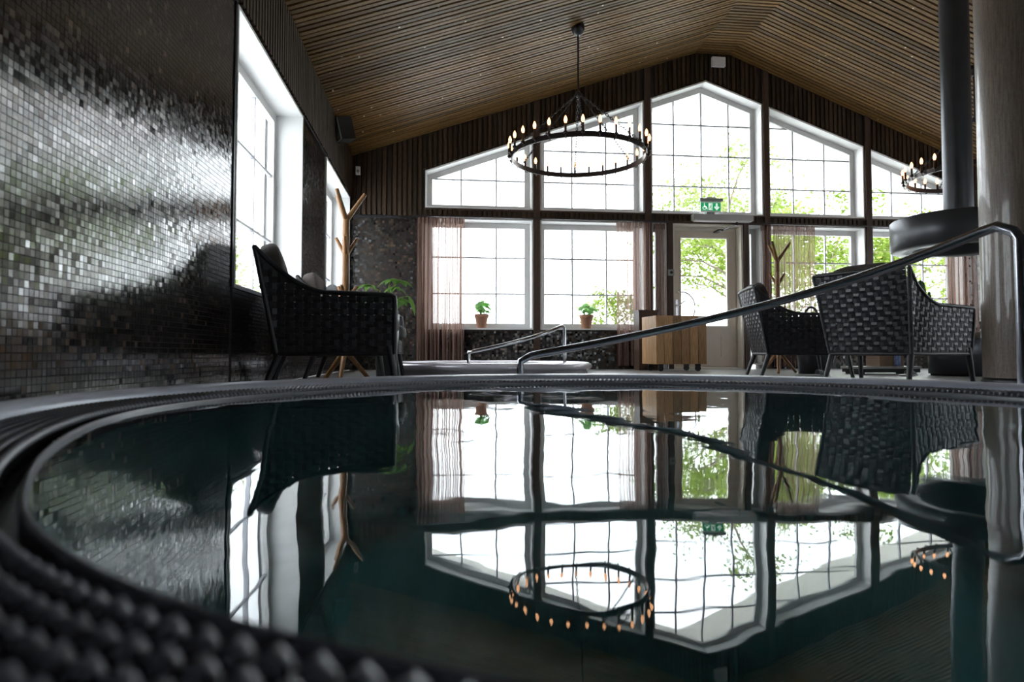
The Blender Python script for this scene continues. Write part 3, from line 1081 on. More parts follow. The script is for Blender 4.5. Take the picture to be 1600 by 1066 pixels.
# ------------------------------------------------------------------ curtains
def curtain(label, x0, x1, z0, z1, folds, amp, group='sheer curtains on the gable wall', y=YF - 0.1, seed=0, flare=0.0):
    rr = random.Random(seed)
    root = thing('sheer_curtain', label, 'curtain', ((x0 + x1) / 2, y, z0), 0, group)
    w = x1 - x0
    nx, nz = folds * 10, 22
    ph = [rr.uniform(-0.5, 0.5) for _ in range(folds + 2)]
    vs, fs = [], []
    for j in range(nz + 1):
        v = j / nz
        for i in range(nx + 1):
            u = i / nx
            uu = u + 0.025 * math.sin(u * 9 + seed) * (1 - v)
            f = u * folds
            a = amp * (0.7 + 0.5 * (1 - v)) * math.sin(2 * PI * f + ph[int(f)] * (1 - v))
            b = amp * 0.3 * math.sin(2 * PI * f * 2.3 + seed + v * 2)
            vs.append(((uu - 0.5) * w * (1 + flare * (1 - v)), a + b, v * (z1 - z0)))
    for j in range(nz):
        for i in range(nx):
            a = j * (nx + 1) + i
            fs.append((a, a + 1, a + nx + 2, a + nx + 1))
    mb = MB().add(vs, fs, True)
    mb.build('drape', 'sheer_voile', root, fix=False)
    # gathered heading tape
    hv, hf = [], []
    for j in range(3):
        for i in range(nx + 1):
            u = i / nx
            hv.append(((u - 0.5) * w, amp * 0.9 * math.sin(2 * PI * u * folds) - 0.004, (z1 - z0) - 0.085 + 0.04 * j))
    for j in range(2):
        for i in range(nx):
            a = j * (nx + 1) + i
            hf.append((a, a + 1, a + nx + 2, a + nx + 1))
    MB().add(hv, hf, True).build('heading', 'sheer_voile', root, fix=False)
    return root


curtain('wide sheer mauve curtain left of the leftmost lower window', -0.33, -0.01, 0.03, 2.115, 6, 0.035, seed=1)
curtain('thin see-through mauve curtain over the left panes of the leftmost window', 0.0, 0.33, 0.03, 2.115, 5, 0.026, y=YF - 0.1, seed=2)
curtain('sheer curtain hanging above the wooden planter cart', 2.5, 3.0, 0.05, 2.115, 6, 0.028, seed=3)
curtain('narrow sheer curtain in the sidelight left of the door', 3.07, 3.24, 0.1, 2.115, 3, 0.022, y=YF - 0.06, seed=4)
curtain('narrow mauve curtain in the sidelight right of the door', 4.68, 4.84, 0.1, 2.115, 3, 0.022, y=YF - 0.1, seed=5)
curtain('wide sheer brown curtain behind the right coat stand', 4.88, 5.52, 0.03, 2.115, 8, 0.034, seed=6)
curtain('sheer mauve curtain at the far right end, left of the column', 7.62, 8.15, 0.03, 2.115, 7, 0.034, seed=7)
for a, b, lab in ((-0.4, 3.27, 'dark curtain rail above the left lower windows'), (4.6, 8.3, 'dark curtain rail above the right lower windows')):
    rl = thing('curtain_rail', lab, 'curtain rail', ((a + b) / 2, YF - 0.1, 2.125))
    h = (b - a) / 2
    MB().box(-h, h, -0.012, 0.012, 0, 0.018).build('track', 'dark_metal', rl)
    for q in (-h + 0.06, 0, h - 0.06):
        MB().box(q - 0.01, q + 0.01, 0.0, 0.1, 0.004, 0.016).build('bracket', 'dark_metal', rl)

# ------------------------------------------------------------------ plants on the sill
def leaf_blade(mb_, base, tip, width, nrm, cup=0.15, n=4):
    b, t = Vector(base), Vector(tip)
    d = t - b
    sdir = d.cross(Vector(nrm))
    if sdir.length < 1e-6:
        sdir = d.orthogonal()
    sdir.normalize()
    nn = sdir.cross(d).normalized()
    vs, fs = [], []
    for i in range(n + 1):
        u = i / n
        w = width * math.sin(PI * (0.08 + 0.92 * u) ** 0.8) * 0.5 if i < n else 0.0
        c = b + d * u - nn * (cup * d.length * u * u)
        vs += [c - sdir * w + nn * w * 0.25, c, c + sdir * w + nn * w * 0.25]
    for i in range(n):
        a = i * 3
        fs += [(a, a + 1, a + 4, a + 3), (a + 1, a + 2, a + 5, a + 4)]
    mb_.add(vs, fs, True)


def geranium(label, loc, seed, h=0.3, sp=0.13):
    rr = random.Random(seed)
    g = thing('potted_plant', label, 'plant', loc, 0, 'small plants on the window sill')
    MB().lathe([(0.0, 0.0), (0.066, 0.0), (0.09, 0.15), (0.1, 0.15), (0.105, 0.2), (0.092, 0.2), (0.088, 0.165), (0.0, 0.165)], 28).build('pot', 'terracotta', g)
    MB().lathe([(0.088, 0.176), (0.0, 0.182)], 20).build('soil', 'soil', g)
    for i in range(28):
        a, r = rr.uniform(0, 2 * PI), sp * math.sqrt(rr.uniform(0.03, 1))
        z = 0.2 + rr.uniform(0.02, h - 0.2) * (1.1 - 0.5 * r / sp) + 0.02
        c = Vector((r * math.cos(a), r * math.sin(a), z))
        st = MB().tube([(c.x * 0.15, c.y * 0.15, 0.18), (c.x * 0.6, c.y * 0.6, z * 0.8), tuple(c)], 0.003, 5).build('stem', 'geranium_leaf', g)
        m_ = MB()
        R_ = rr.uniform(0.036, 0.056)
        M = Matrix.Translation(c) @ Matrix.Rotation(a, 4, 'Z') @ Matrix.Rotation(rr.uniform(0.1, 0.9), 4, 'Y')
        k = 12
        vs = [M @ Vector((0, 0, -0.006))] + [M @ Vector((R_ * (1 + 0.12 * math.cos(5 * q * 2 * PI / k)) * math.cos(q * 2 * PI / k), R_ * math.sin(q * 2 * PI / k), 0.006 * math.cos(3 * q))) for q in range(k)]
        m_.add(vs, [(0, 1 + q, 1 + (q + 1) % k) for q in range(k)], True)
        m_.build('leaf', 'geranium_leaf', g, fix=False)
    return g


geranium('small leafy plant in terracotta pot, centre of the leftmost lower sill', (0.58, YF + 0.08, SILL + 0.022), 3, 0.40, 0.12)
geranium('fuller leafy plant in terracotta pot beside the shrub window', (2.1, YF + 0.08, SILL + 0.022), 5, 0.33, 0.15)
ct = thing('potted_cactus', 'tall dark cactus silhouetted on the sill below the fireplace hood', 'plant', (7.37, YF + 0.1, SILL + 0.022))
MB().lathe([(0.0, 0.0), (0.06, 0.0), (0.085, 0.16), (0.075, 0.16), (0.0, 0.14)], 20).build('pot', 'terracotta', ct)
mb = MB()
prof = [(0.05, 0.13), (0.07, 0.25), (0.072, 0.45), (0.065, 0.62), (0.045, 0.74), (0.0, 0.78)]
vs, fs = [], []
n = 24
for k in range(n):
    a = 2 * PI * k / n
    q = 1 + 0.16 * (k % 2)
    vs += [(r * q * math.cos(a), r * q * math.sin(a), z) for r, z in prof]
for k in range(n):
    l = (k + 1) % n
    for i in range(len(prof) - 1):
        fs.append((k * 6 + i, l * 6 + i, l * 6 + i + 1, k * 6 + i + 1))
mb.add(vs, fs, True).build('body', 'cactus_skin', ct)
MB().tube([(0.06, 0, 0.4), (0.13, 0, 0.42), (0.145, 0, 0.5), (0.145, 0, 0.6)], [0.03, 0.034, 0.034, 0.014], 10).build('arm', 'cactus_skin', ct)

# ------------------------------------------------------------------ planter cart and box
cart = thing('planter_cart', 'wooden planter box of upright planks on casters by the door', 'planter', (3.0, 8.0, 0), math.radians(3))
CW, CD, Z0, Z1 = 0.34, 0.24, 0.09, 0.70
pw = 2 * CW / 6
plank = MB().box(0.004, pw - 0.004, 0, 0.02, Z0, Z1).mesh('plank')
for i in range(6):
    for yy in (-CD, CD - 0.02):
        o = place('plank', plank, 'larch_plank', cart)
        o.location = (-CW + i * pw, yy, R.uniform(-0.001, 0.001))
pd = (2 * CD - 0.044) / 4
side = MB().box(0, 0.02, 0.002, pd - 0.002, Z0, Z1).mesh('plank')
for i in range(4):
    for xx in (-CW + 0.002, CW - 0.022):
        o = place('plank', side, 'larch_plank', cart)
        o.location = (xx, -CD + 0.022 + i * pd, 0)
MB().box(-CW + 0.022, CW - 0.022, -CD + 0.022, CD - 0.022, Z0, Z0 + 0.02).build('base_board', 'larch_plank', cart)
MB().box(-CW + 0.022, CW - 0.022, -CD + 0.022, CD - 0.022, Z1 - 0.06, Z1 - 0.04).build('lid', 'larch_plank', cart)
for xx in (-0.25, 0.25):
    for yy in (-0.17, 0.17):
        cs = MB().box(xx - 0.03, xx + 0.03, yy - 0.02, yy + 0.02, 0.06, Z0).build('caster', 'dark_metal', cart)
        MB().tube([(xx, yy - 0.014, 0.036), (xx, yy + 0.014, 0.036)], 0.036, 16).build('wheel', 'rubber', cs)
bx_ = thing('storage_box', 'dark brown upright box just behind the wooden planter cart', 'box', (2.78, 8.46, 0))
MB().box(-0.13, 0.13, -0.12, 0.12, 0.0, 0.79).build('body', 'post_wood', bx_)
MB().box(-0.14, 0.14, -0.13, 0.13, 0.79, 0.81).build('lid', 'post_wood', bx_)

# ------------------------------------------------------------------ coat stands
def coat_stand(label, loc, rotz, H=1.48):
    s = thing('coat_stand', label, 'coat stand', loc, rotz, 'wooden coat stands')
    MB().tube([(0, 0, 0.2), (0, 0, 0.6), (0, 0, H - 0.17)], [0.031, 0.029, 0.027], 12).build('trunk', 'beech', s)
    for k in range(3):
        a = math.radians(20) + 2 * PI * k / 3
        MB().tube([(0.0, 0.0, 0.25), (0.21 * math.cos(a), 0.21 * math.sin(a), 0.008)], [0.022, 0.016], 8).build('leg', 'beech', s)
    for z, r, l, an in ((H - 0.18, 0.022, 0.2, 0), (H - 0.46, 0.019, 0.13, 25), (H - 0.83, 0.019, 0.12, 10)):
        for k in range(3):
            a = math.radians(an) + 2 * PI * k / 3
            MB().tube([(0, 0, z - 0.02), (0.62 * l * 1.15 * math.cos(a), 0.62 * l * 1.15 * math.sin(a), z + l * 0.98)], [r, r * 0.68], 8).build('peg', 'beech', s)
    return s


coat_stand('wooden coat stand with upswept pegs between the left armchairs', (-0.735, 5.08, 0), math.radians(8), 1.46)
coat_stand('wooden coat stand with upswept pegs before the brown curtain', (3.85, 6.95, 0), math.radians(-20), 1.48)


# ------------------------------------------------------------------ wicker armchairs
def ribbon(mb_, pts, nrms, wdirs, w, t=0.005):
    vs, fs = [], []
    n = len(pts)
    for p, nn, wd in zip(pts, nrms, wdirs):
        vs += [p - wd * w - nn * t, p + wd * w - nn * t, p + wd * w + nn * t, p - wd * w + nn * t]
    for i in range(n - 1):
        a = i * 4
        for k in range(4):
            l = (k + 1) % 4
            fs.append((a + k, a + l, a + 4 + l, a + 4 + k))
    fs += [(0, 1, 2, 3), (4 * n - 1, 4 * n - 2, 4 * n - 3, 4 * n - 4)]
    mb_.add(vs, fs, False)


ZB, ZTOP, ZARM = 0.22, 0.86, 0.595
RX, FX = -0.34, 0.355


def rear_x(z):
    return RX - 0.20 * (z - ZB)


def half_w(x):
    return 0.315 + 0.12 * max(0, min(1, (x - RX) / (FX - RX)))


def side_top(x):
    xt = rear_x(ZTOP)
    u = (x - xt) / 0.42
    if u >= 1:
        return ZARM - 0.012 * (x - xt - 0.42) / 0.36
    u = max(0, u)
    return ZARM + (ZTOP - ZARM) * (1 - u) ** 1.9 * (1 + 0.25 * u)


def side_pt(x, z, s):
    y = half_w(x) + 0.035 * (z - ZB) / 0.4
    return Vector((x, s * y, z))


def back_pt(y, z):
    w = 0.315 + 0.05 * (z - ZB)
    q = y / w
    return Vector((rear_x(z) - 0.02 * (1 - q * q), y, z))


def weave(mb_, f, h_lines, v_lines, wh, wv, amp=0.0045):
    """f(a,b)->point; h_lines: (b, a0, a1), v_lines: (a, b0, b1); strips pass over and under each other"""
    def frame(a, b):
        e = 0.004
        p = f(a, b)
        da = (f(a + e, b) - f(a - e, b)).normalized()
        db = (f(a, b + e) - f(a, b - e)).normalized()
        return p, da, db, da.cross(db).normalized()
    va = [v[0] for v in v_lines]
    hbs = [h[0] for h in h_lines]
    for j, (b, a0, a1) in enumerate(h_lines):
        st = [a0] + [a for a in va if a0 + 0.01 < a < a1 - 0.01] + [a1]
        full = []
        for i in range(len(st) - 1):
            full += [(st[i], i), ((st[i] + st[i + 1]) / 2, None)]
        full.append((st[-1], len(st) - 1))
        off = min((k for k, a in enumerate(va) if a > a0 + 0.01), default=0)
        ps, ns, ws = [], [], []
        for a, i in full:
            p, da, db, nn = frame(a, b)
            sg = 0 if i is None or i in (0, len(st) - 1) else (1 if (i - 1 + off + j) % 2 else -1)
            ps.append(p + nn * amp * sg)
            ns.append(nn)
            ws.append(db)
        ribbon(mb_, ps, ns, ws, wh)
    for i, (a, b0, b1) in enumerate(v_lines):
        st = [b0] + [b for b in hbs if b0 + 0.01 < b < b1 - 0.01] + [b1]
        off = min((k for k, b in enumerate(hbs) if b > b0 + 0.01), default=0)
        ps, ns, ws = [], [], []
        for k, b in enumerate(st):
            p, da, db, nn = frame(a, b)
            sg = 0 if k in (0, len(st) - 1) else (-1 if (i + k - 1 + off) % 2 else 1)
            ps.append(p + nn * amp * sg)
            ns.append(nn)
            ws.append(da)
        ribbon(mb_, ps, ns, ws, wv)


def make_chair(label, seat_m='cushion_dark', back_m='cushion_brown'):
    c = thing('wicker_armchair', label, 'armchair', (0, 0, 0), 0, 'black woven armchairs')
    # back
    mb = MB()
    pv, ph_ = 0.055, 0.038
    hl = []
    z = ZB + 0.035
    while z < ZTOP - 0.02:
        w = 0.315 + 0.05 * (z - ZB)
        hl.append((z, -w, w))
        z += ph_
    vl = [(-0.302 + pv * i, ZB, ZTOP) for i in range(12)]
    weave(mb, back_pt, hl, vl, 0.0168, 0.021)
    mb.build('woven_back', 'wicker_back', c, 'stuff')
    # sides
    for s in (-1, 1):
        mb = MB()
        f = lambda a, b, s=s: side_pt(a, b, s)
        hl = []
        z = ZB + 0.03
        while z < ZTOP - 0.03:
            if z < ZARM - 0.03:
                x1 = FX
            else:
                x1 = rear_x(ZTOP)
                while side_top(x1) > z + 0.01 and x1 < FX:
                    x1 += 0.01
            if x1 - rear_x(z) > 0.06:
                hl.append((z, rear_x(z), x1))
            z += ph_
        vl = []
        x = rear_x(ZTOP) + 0.05
        while x < FX - 0.01:
            zb = ZB
            if x < RX:
                zb = ZB + (RX - x) / 0.20
            if side_top(x) - zb > 0.08:
                vl.append((x, zb, side_top(x)))
            x += 0.052
        weave(mb, f, hl, vl, 0.0172, 0.0212)
        mb.build('woven_side', 'wicker', c, 'stuff')
        # rim along the arm and up the back, and the front edge
        path = [tuple(side_pt(FX, ZB, s)), tuple(side_pt(FX, ZARM - 0.08, s)), tuple(side_pt(FX - 0.004, side_top(FX) - 0.01, s))]
        x = FX - 0.03
        while x > rear_x(ZTOP) + 0.01:
            path.append(tuple(side_pt(x, side_top(x), s)))
            x -= 0.03
        path.append(tuple(side_pt(rear_x(ZTOP), ZTOP, s)))
        MB().tube(path, 0.016, 8).build('arm_rim', 'wicker', c)
        MB().tube([tuple(side_pt(rear_x(z), z, s)) for z in (ZB, 0.4, 0.6, 0.8, ZTOP)], 0.016, 8).build('corner_post', 'wicker', c)
        MB().tube([tuple(side_pt(RX, ZB, s)), tuple(side_pt(0, ZB, s)), tuple(side_pt(FX, ZB, s))], 0.014, 8).build('bottom_rail', 'wicker', c)
        # legs
        fx, fy = FX - 0.02, half_w(FX) - 0.01
        MB().tube([(fx - 0.01, s * fy, ZB + 0.05), (fx + 0.035, s * (fy + 0.015), 0.0)], [0.024, 0.017], 10).build('leg', 'wicker', c)
        MB().tube([(RX + 0.03, s * 0.30, ZB + 0.05), (RX - 0.07, s * 0.325, 0.0)], [0.026, 0.018], 10).build('leg', 'wicker', c)
    w = 0.315 + 0.05 * (ZTOP - ZB)
    MB().tube([tuple(back_pt(-w + 2 * w * k / 10, ZTOP)) for k in range(11)], 0.018, 8).build('back_rim', 'wicker', c)
    MB().tube([tuple(back_pt(-0.315 + 0.63 * k / 6, ZB)) for k in range(7)], 0.014, 8).build('bottom_rail', 'wicker', c)
    # front apron
    mb = MB()
    hf = half_w(FX)
    weave(mb, lambda a, b: Vector((FX - 0.003, a, b)), [(0.25, -hf, hf), (0.285, -hf, hf), (0.32, -hf, hf)], [(-hf + 0.03 + 0.05 * k, ZB, 0.345) for k in range(int((2 * hf - 0.04) / 0.05) + 1)], 0.014, 0.018)
    mb.build('woven_apron', 'wicker', c, 'stuff')
    MB().box(RX + 0.02, FX - 0.02, -0.32, 0.32, 0.325, 0.345).build('seat_base', 'wicker', c)
    MB().superq((0.06, 0, 0.41), (0.355, 0.335, 0.07), 0.3).build('seat_cushion', seat_m, c)
    M = Matrix.Translation((-0.35, 0, 0.675)) @ Matrix.Rotation(math.radians(-14), 4, 'Y')
    MB().superq((0, 0, 0), (0.07, 0.305, 0.255), 0.35, M).build('back_cushion', back_m, c)
    return c


def cam_to_world(xc, d):
    a = 0.111464
    return (xc * math.cos(a) + d * math.sin(a), -xc * math.sin(a) + d * math.cos(a))


chair = make_chair('black woven armchair nearest the mosaic wall, seen from its side')
chair.location = (-0.71, 4.40, 0)
chair.rotation_euler = (0, 0, math.radians(10))
dup(chair, (-0.72, 5.82, 0), math.radians(1), 'black woven armchair holding pillows, behind the near left armchair')
dup(chair, (3.52, 6.02, 0), math.radians(-15), 'black woven armchair in profile left of the large-backed armchair')
chE = dup(chair, (3.66, 4.86, 0), math.radians(27), 'black woven armchair turned away, its woven back behind the handrail')
# lighter cushions on the second left chair
p1 = thing('throw_pillow', 'grey pillow leaning on the rear left armchair', 'pillow', (-0.84, 5.98, 0.49))
MB().superq((0, 0, 0.2), (0.07, 0.2, 0.19), 0.5, Matrix.Rotation(math.radians(-24), 4, 'Y')).build('cover', 'cushion_grey', p1)
p2 = thing('throw_pillow', 'small rust and white pillow beside the grey pillow', 'pillow', (-0.74, 5.64, 0.48))
MB().superq((0, 0, 0.15), (0.055, 0.16, 0.14), 0.5, Matrix.Rotation(math.radians(-28), 4, 'Y')).build('cover', 'pillow_rust', p2)

# house plant between the left armchairs
hp = thing('potted_house_plant', 'green broad-leaved house plant behind the near left armchair', 'plant', (-0.42, 5.10, 0))
MB().lathe([(0.0, 0.0), (0.075, 0.0), (0.1, 0.53), (0.09, 0.53), (0.0, 0.51)], 24).build('planter', 'black_ceramic', hp)
MB().lathe([(0.09, 0.515), (0.0, 0.52)], 20).build('soil', 'soil', hp)
rr = random.Random(4)
for k in range(9):
    a = k * 2.4 + 0.3
    r = 0.08 + 0.1 * rr.random()
    top = Vector((r * math.cos(a), r * math.sin(a), 0.62 + 0.19 * rr.random()))
    st = MB().tube([(0, 0, 0.51), (top.x * 0.4, top.y * 0.4, 0.51 + (top.z - 0.51) * 0.8), tuple(top)], 0.004, 5).build('stem', 'house_leaf', hp)
    for q in range(5):
        b = a + (q - 2) * 0.75
        tip = top + Vector((0.11 * math.cos(b), 0.11 * math.sin(b), 0.01 - 0.05 * rr.random()))
        m_ = MB()
        leaf_blade(m_, top, tip, 0.05, (0, 0, 1), 0.25)
        m_.build('leaf', 'house_leaf', st, fix=False)
m_ = MB()
leaf_blade(m_, (0.17, -0.04, 0.67), (0.235, -0.08, 0.52), 0.065, (1, -0.6, 0.4), 0.1)
m_.build('leaf', 'house_leaf', hp, fix=False)
MB().tube([(0, 0, 0.51), (0.1, -0.02, 0.66), (0.17, -0.04, 0.67)], 0.004, 5).build('stem', 'house_leaf', hp)

# ------------------------------------------------------------------ fireplace
fpw = cam_to_world(4.57, 6.5)
fp = thing('hanging_fireplace', 'black round fireplace hood hanging on a thick flue pipe', 'fireplace', (fpw[0], fpw[1], 0))
hood = MB().lathe([(0.13, 1.62), (0.60, 1.60), (0.615, 1.585), (0.615, 1.295), (0.60, 1.285), (0.42, 1.285), (0.40, 1.30), (0.36, 1.45), (0.13, 1.55)], 64).build('hood', 'hood_metal', fp)
ztop = zc(fpw[0]) + 0.05
MB().lathe([(0.132, 1.6), (0.132, ztop)], 40).build('flue_pipe', 'hood_metal', fp)
MB().lathe([(0.132, 1.62), (0.15, 1.62), (0.15, 1.66), (0.132, 1.66)], 40).build('collar', 'hood_metal', fp)
MB().lathe([(0.132, ztop - 0.12), (0.2, ztop - 0.12), (0.2, ztop - 0.105), (0.132, ztop - 0.105)], 40).build('ceiling_rosette', 'hood_metal', fp)
hearth_xy = cam_to_world(4.52, 6.45)
he = thing('fireplace_hearth', 'black cylindrical hearth base under the hanging hood', 'hearth', (hearth_xy[0], hearth_xy[1], 0))
MB().lathe([(0.0, 0.02), (0.28, 0.02), (0.28, 0.36), (0.27, 0.375), (0.22, 0.375), (0.2, 0.34), (0.0, 0.33)], 48).build('drum', 'hood_metal', he)
MB().lathe([(0.0, 0.0), (0.26, 0.0), (0.26, 0.02)], 40).build('plinth', 'dark_metal', he)
for k in range(3):
    a = 0.5 + 2.1 * k
    l = Vector((math.cos(a), math.sin(a), 0)) * 0.16
    MB().tube([(-l.x, -l.y, 0.37 + 0.035 * k), (l.x, l.y, 0.38 + 0.035 * k)], 0.035, 9).build('log', 'bark', he)

# ------------------------------------------------------------------ column
cw = cam_to_world(3.6, 4.4)
colm = thing('round_column', 'thick round brownish stone column at the right edge', 'column', (cw[0], cw[1], 0))
MB().lathe([(0.3, 0.0), (0.3, zc(cw[0]) - 0.03)], 72).build('shaft', 'column_stone', colm)
MB().lathe([(0.3, 0.0), (0.312, 0.0), (0.312, 0.05), (0.3, 0.055)], 72).build('base_ring', 'dark_metal', colm)
MB().lathe([(0.3, zc(cw[0]) - 0.1), (0.325, zc(cw[0]) - 0.1), (0.325, zc(cw[0]) - 0.04), (0.3, zc(cw[0]) - 0.04)], 72).build('top_ring', 'dark_metal', colm)

# ------------------------------------------------------------------ chandeliers
def make_chandelier(label, loc, ztop, RAD=0.745, n=28):
    c = thing('candle_chandelier', label, 'chandelier', loc, 0, 'ring chandeliers')
    MB().lathe([(RAD - 0.008, -0.028), (RAD + 0.008, -0.028), (RAD + 0.008, 0.028), (RAD - 0.008, 0.028)], 112, closed=True, smooth=False).build('ring', 'ring_metal', c)
    hz = 0.70
    H = ztop - loc[2]
    MB().lathe([(0.0, H), (0.07, H), (0.075, H - 0.06), (0.06, H - 0.11), (0.03, H - 0.13), (0.0, H - 0.13)], 28).build('ceiling_canopy', 'dark_metal', c)
    MB().tube([(0, 0, hz + 0.03), (0, 0, H - 0.12)], 0.010, 10).build('rod', 'dark_metal', c)
    MB().lathe([(0.0, hz + 0.04), (0.018, hz + 0.04), (0.032, hz + 0.01), (0.032, hz - 0.01), (0.015, hz - 0.03), (0.0, hz - 0.03)], 20).build('hub', 'dark_metal', c)
    for k in range(6):
        a = 2 * PI * (k + 0.35) / 6
        A, B = Vector((0.03 * math.cos(a), 0.03 * math.sin(a), hz)), Vector(((RAD) * math.cos(a), (RAD) * math.sin(a), 0.03))
        mb = MB()
        d = B - A
        L = d.length
        t = d.normalized()
        s = t.cross(Vector((0, 0, 1))).normalized()
        u = s.cross(t)
        m = int(L / 0.034)
        for q in range(m):
            ctr = A + t * (L * (q + 0.5) / m)
            w = s if q % 2 else u
            lk = []
            for j in range(8):
                b = 2 * PI * j / 8
                lk.append(tuple(ctr + t * (0.023 * math.cos(b)) + w * (0.011 * math.sin(b))))
            mb.tube(lk, 0.0045, 4, closed=True)
        mb.build('chain', 'dark_metal', c, fix=False)
    cup = MB().tube([(0, 0, -0.035), (0.022, 0, -0.03), (0.028, 0, 0.0)], 0.006, 6)
    cup.lathe([(0.0, 0.0), (0.018, 0.0), (0.022, 0.02), (0.0115, 0.02), (0.0115, 0.105), (0.0, 0.105)], 12, (0.028, 0, 0))
    cm = cup.mesh('candle')
    bm_ = MB().lathe([(0.0085, 0.105), (0.0125, 0.115), (0.0185, 0.137), (0.0165, 0.155), (0.008, 0.178), (0.0, 0.19)], 12, (0.028, 0, 0)).mesh('bulb')
    for k in range(n):
        a = 2 * PI * (k + 0.3) / n
        o = place('candle', cm, 'ring_metal', c)
        o.location = ((RAD + 0.006) * math.cos(a), (RAD + 0.006) * math.sin(a), 0)
        o.rotation_euler = (0, 0, a)
        place('bulb', bm_, 'bulb_glow', o)
    return c


c1 = cam_to_world(0.105 * 7.1 * 1.0, 7.1)
make_chandelier('black ring chandelier with lit candle bulbs hanging over the hall', (c1[0], c1[1], 2.43), zc(c1[0]) - 0.0)
c2 = cam_to_world(5.75, 7.85)
make_chandelier('second ring chandelier half hidden behind the black flue', (c2[0], c2[1], 2.42), zc(c2[0]))

# ------------------------------------------------------------------ things under and beside the right armchairs
g_ = cam_to_world(0.47 * 7.1, 7.1)
bk = thing('log_basket', 'black basket with a round loop handle behind the right armchairs', 'basket', (g_[0], g_[1], 0))
MB().lathe([(0.0, 0.01), (0.15, 0.0), (0.19, 0.5), (0.18, 0.5), (0.14, 0.03), (0.0, 0.03)], 32).build('tub', 'wicker', bk)
MB().tube([(0.105 * math.cos(a), 0.02, 0.5 + 0.24 * math.sin(a)) for a in [PI * q / 14 for q in range(15)]], 0.014, 8).build('handle', 'wicker', bk)
b_ = cam_to_world(0.575 * 7.0, 7.0)
lt = thing('low_bench', 'low black bench with pale edge under the right armchairs', 'bench', (b_[0], b_[1], 0))
MB().box(-0.36, 0.36, -0.16, 0.16, 0.06, 0.085).build('bench_top', 'aluminium', lt)
MB().box(-0.35, 0.35, -0.15, 0.15, 0.02, 0.06).build('plinth', 'device_black', lt)
for xx in (-0.3, 0.3):
    MB().box(xx - 0.03, xx + 0.03, -0.12, 0.12, 0.0, 0.02).build('foot', 'device_black', lt)
cbx = thing('cardboard_box', 'brown cardboard box seen between the chair legs on the bench', 'box', (b_[0] + 0.05, b_[1], 0.085))
MB().box(-0.14, 0.14, -0.11, 0.11, 0, 0.2).build('carton', 'cardboard', cbx)
MB().box(-0.14, 0.14, -0.02, 0.02, 0.2, 0.202).build('tape', 'pillow_rust', cbx)
tw = thing('blue_towel', 'pale blue towel hanging beside the brown box', 'towel', (b_[0] + 0.06, b_[1] - 0.125, 0.09))
vs, fs = [], []
for j in range(9):
    for i in range(7):
        vs.append((i * 0.012, -0.012 + 0.006 * math.sin(i * 1.8 + j * 0.3), j * 0.024))
for j in range(8):
    for i in range(6):
        a = j * 7 + i
        fs.append((a, a + 1, a + 8, a + 7))
t_o = MB().add(vs, fs, True).build('cloth', 'blue_cloth', tw, fix=False)
sm = t_o.modifiers.new('thickness', 'SOLIDIFY')
sm.thickness = 0.006
for i, (px, d, lab) in enumerate(((1276, 6.2, 'pale slipper on the floor at the rear leg of the turned armchair'), (1418, 6.3, 'pale woven slipper under the turned armchair'))):
    q = cam_to_world((px - 800) / 1000 * d, d)
    sl = thing('slipper', lab, 'slipper', (q[0], q[1], 0), 0.4 * i, 'slippers on the floor')
    MB().superq((0, 0, 0.012), (0.13, 0.048, 0.012), 0.6).build('sole', 'device_white', sl)
    mb = MB()
    vs, fs = [], []
    for j in range(7):
        for k in range(9):
            a = PI * k / 8
            u = j / 6
            vs.append((0.0 + 0.115 * u, 0.046 * math.cos(a) * (1 - 0.35 * u * u), 0.014 + 0.055 * math.sin(a) * (1 - 0.75 * u * u)))
    for j in range(6):
        for k in range(8):
            a = j * 9 + k
            fs.append((a, a + 1, a + 10, a + 9))
    mb.add(vs, fs, True).build('upper', 'cushion_grey', sl)

# ------------------------------------------------------------------ outdoors
gr = MB().box(-60, 90, YF + WT, 140, -0.2, -0.02).build('terrace_ground', 'terrace')
tag(gr, 'bright pale terrace outside the gable windows', None, None, 'structure')
gl = MB().box(-90, XL - 0.33, -40, YF + WT, -0.2, -0.02).build('side_ground', 'terrace')
gx = MB().box(XR + 0.3, 90, -40, YF + WT, -0.2, -0.02).build('side_ground', 'terrace')
tag(gx, 'bright pale ground along the right side of the building', None, None, 'structure')
tag(gl, 'bright pale ground outside the side windows', None, None, 'structure')
# roof overhang outside the gable
mb = MB()
OV = 0.95
mb.prism([(XL - 1.2, zw(XL - 1.2) + 0.12), (3.9, 4.40), (9.9, zw(9.9) + 0.12), (9.9, zw(9.9) + 0.3), (3.9, 4.62), (XL - 1.2, zw(XL - 1.2) + 0.3)], YF + WT, YF + WT + OV)
so = mb.build('roof_overhang', 'soffit_board')
tag(so, 'pale boarded roof overhang outside the gable windows', None, None, 'structure')


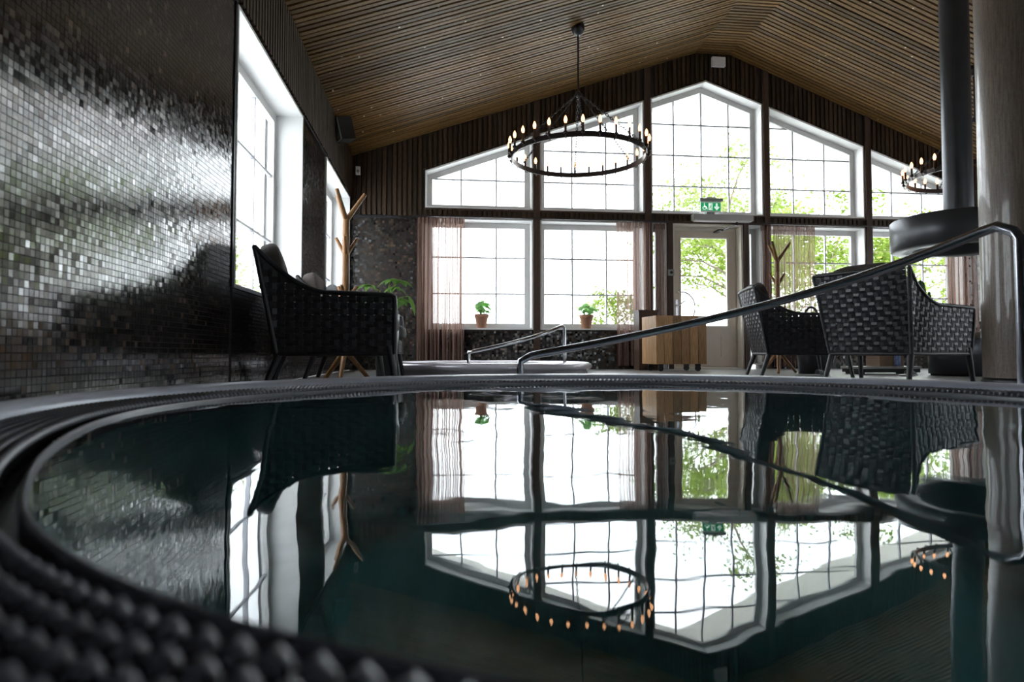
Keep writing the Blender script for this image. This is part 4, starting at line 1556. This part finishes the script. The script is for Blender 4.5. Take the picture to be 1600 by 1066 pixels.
def make_tree(label, loc, H, rad, leaves, mat, seed, z0=0.35, lsize=0.12):
    rr = random.Random(seed)
    t = thing('deciduous_tree' if H > 2 else 'garden_shrub', label, 'tree' if H > 2 else 'shrub', loc, 0, 'trees outside the windows')
    mb = MB()
    tips = []
    trunk_h = H * 0.75
    tr0 = 0.035 * H ** 0.8
    path = [(0.12 * math.sin(q * 1.3 + seed) * q / 3, 0.1 * math.cos(q + seed) * q / 3, trunk_h * q / 5) for q in range(6)]
    mb.tube(path, [tr0 * (1 - 0.15 * q) for q in range(6)], 8)
    for k in range(16):
        u = z0 + (1 - z0) * (k + 0.5) / 16
        i = min(4, int(u * 5))
        f = u * 5 - i
        b = Vector(path[i]).lerp(Vector(path[i + 1]), min(1, f))
        a = k * 2.4 + rr.uniform(-.3, .3)
        L = rad * (1.05 - 0.55 * abs(u - 0.5)) * rr.uniform(0.75, 1.1)
        e_ = b + Vector((L * math.cos(a), L * math.sin(a), L * rr.uniform(0.05, 0.6)))
        m_ = b.lerp(e_, 0.5) + Vector((0, 0, 0.12 * L))
        mb.tube([tuple(b), tuple(m_), tuple(e_)], [tr0 * 0.32, tr0 * 0.2, 0.008], 5)
        tips += [m_.lerp(e_, w) for w in (0.15, 0.5, 0.8, 1.0)]
        for s_ in range(3):
            q = m_.lerp(e_, rr.random())
            e2 = q + Vector((rr.uniform(-1, 1), rr.uniform(-1, 1), rr.uniform(-0.3, 0.7))) * L * 0.45
            mb.tube([tuple(q), tuple(e2)], [tr0 * 0.12, 0.006], 4)
            tips += [q.lerp(e2, w) for w in (0.5, 1.0)]
    mb.build('trunk', 'bark', t, fix=False)
    vs, fs = [], []
    for k in range(leaves):
        c = tips[rr.randrange(len(tips))] + Vector((rr.gauss(0, 1), rr.gauss(0, 1), rr.gauss(0, 0.75))) * rad * 0.13
        a, b, g = rr.uniform(0, 2 * PI), rr.uniform(-0.9, 0.9), rr.uniform(0.6, 1.25) * lsize
        d1 = Vector((math.cos(a) * math.cos(b), math.sin(a) * math.cos(b), math.sin(b)))
        d2 = d1.cross(Vector((rr.uniform(-1, 1), rr.uniform(-1, 1), 1.2))).normalized()
        o = len(vs)
        vs += [c - d1 * g * 0.5, c + d2 * g * 0.3, c + d1 * g * 0.55, c - d2 * g * 0.3]
        fs.append((o, o + 1, o + 2, o + 3))
    MB().add(vs, fs).build('foliage', mat, t, 'stuff', fix=False)
    return t


make_tree('pale tree seen through the pointed gable window', (10.2, 21.5, 0), 7.2, 2.9, 10000, 'tree_leaf_pale', 11, 0.38, 0.155)
make_tree('light green tree outside, beyond the glazed door', (5.78, 12.0, 0), 2.9, 1.25, 3600, 'tree_leaf', 12, 0.5, 0.095)
make_tree('bright green tree outside the window right of the door', (9.6, 14.6, 0), 4.0, 1.8, 6500, 'tree_leaf', 13, 0.3)
make_tree('dense green tree outside, left of the black hood', (16.8, 21.0, 0), 5.9, 2.6, 8000, 'tree_leaf', 14, 0.25, 0.16)
make_tree('green tree outside at the far right end', (14.4, 14.4, 0), 3.4, 1.6, 5200, 'tree_leaf', 15, 0.25)
make_tree('sparse tall tree outside behind the right gable window', (15.4, 29.8, 0), 9.2, 2.8, 5000, 'tree_leaf_pale', 18, 0.4, 0.17)
make_tree('low green shrub outside the second lower window', (3.55, 13.0, 0), 1.75, 0.75, 1900, 'tree_leaf', 16, 0.2, 0.09)
make_tree('tree glimpsed outside the left side window', (-6.2, 16.5, 0), 4.2, 1.6, 2500, 'tree_leaf_pale', 17, 0.3)
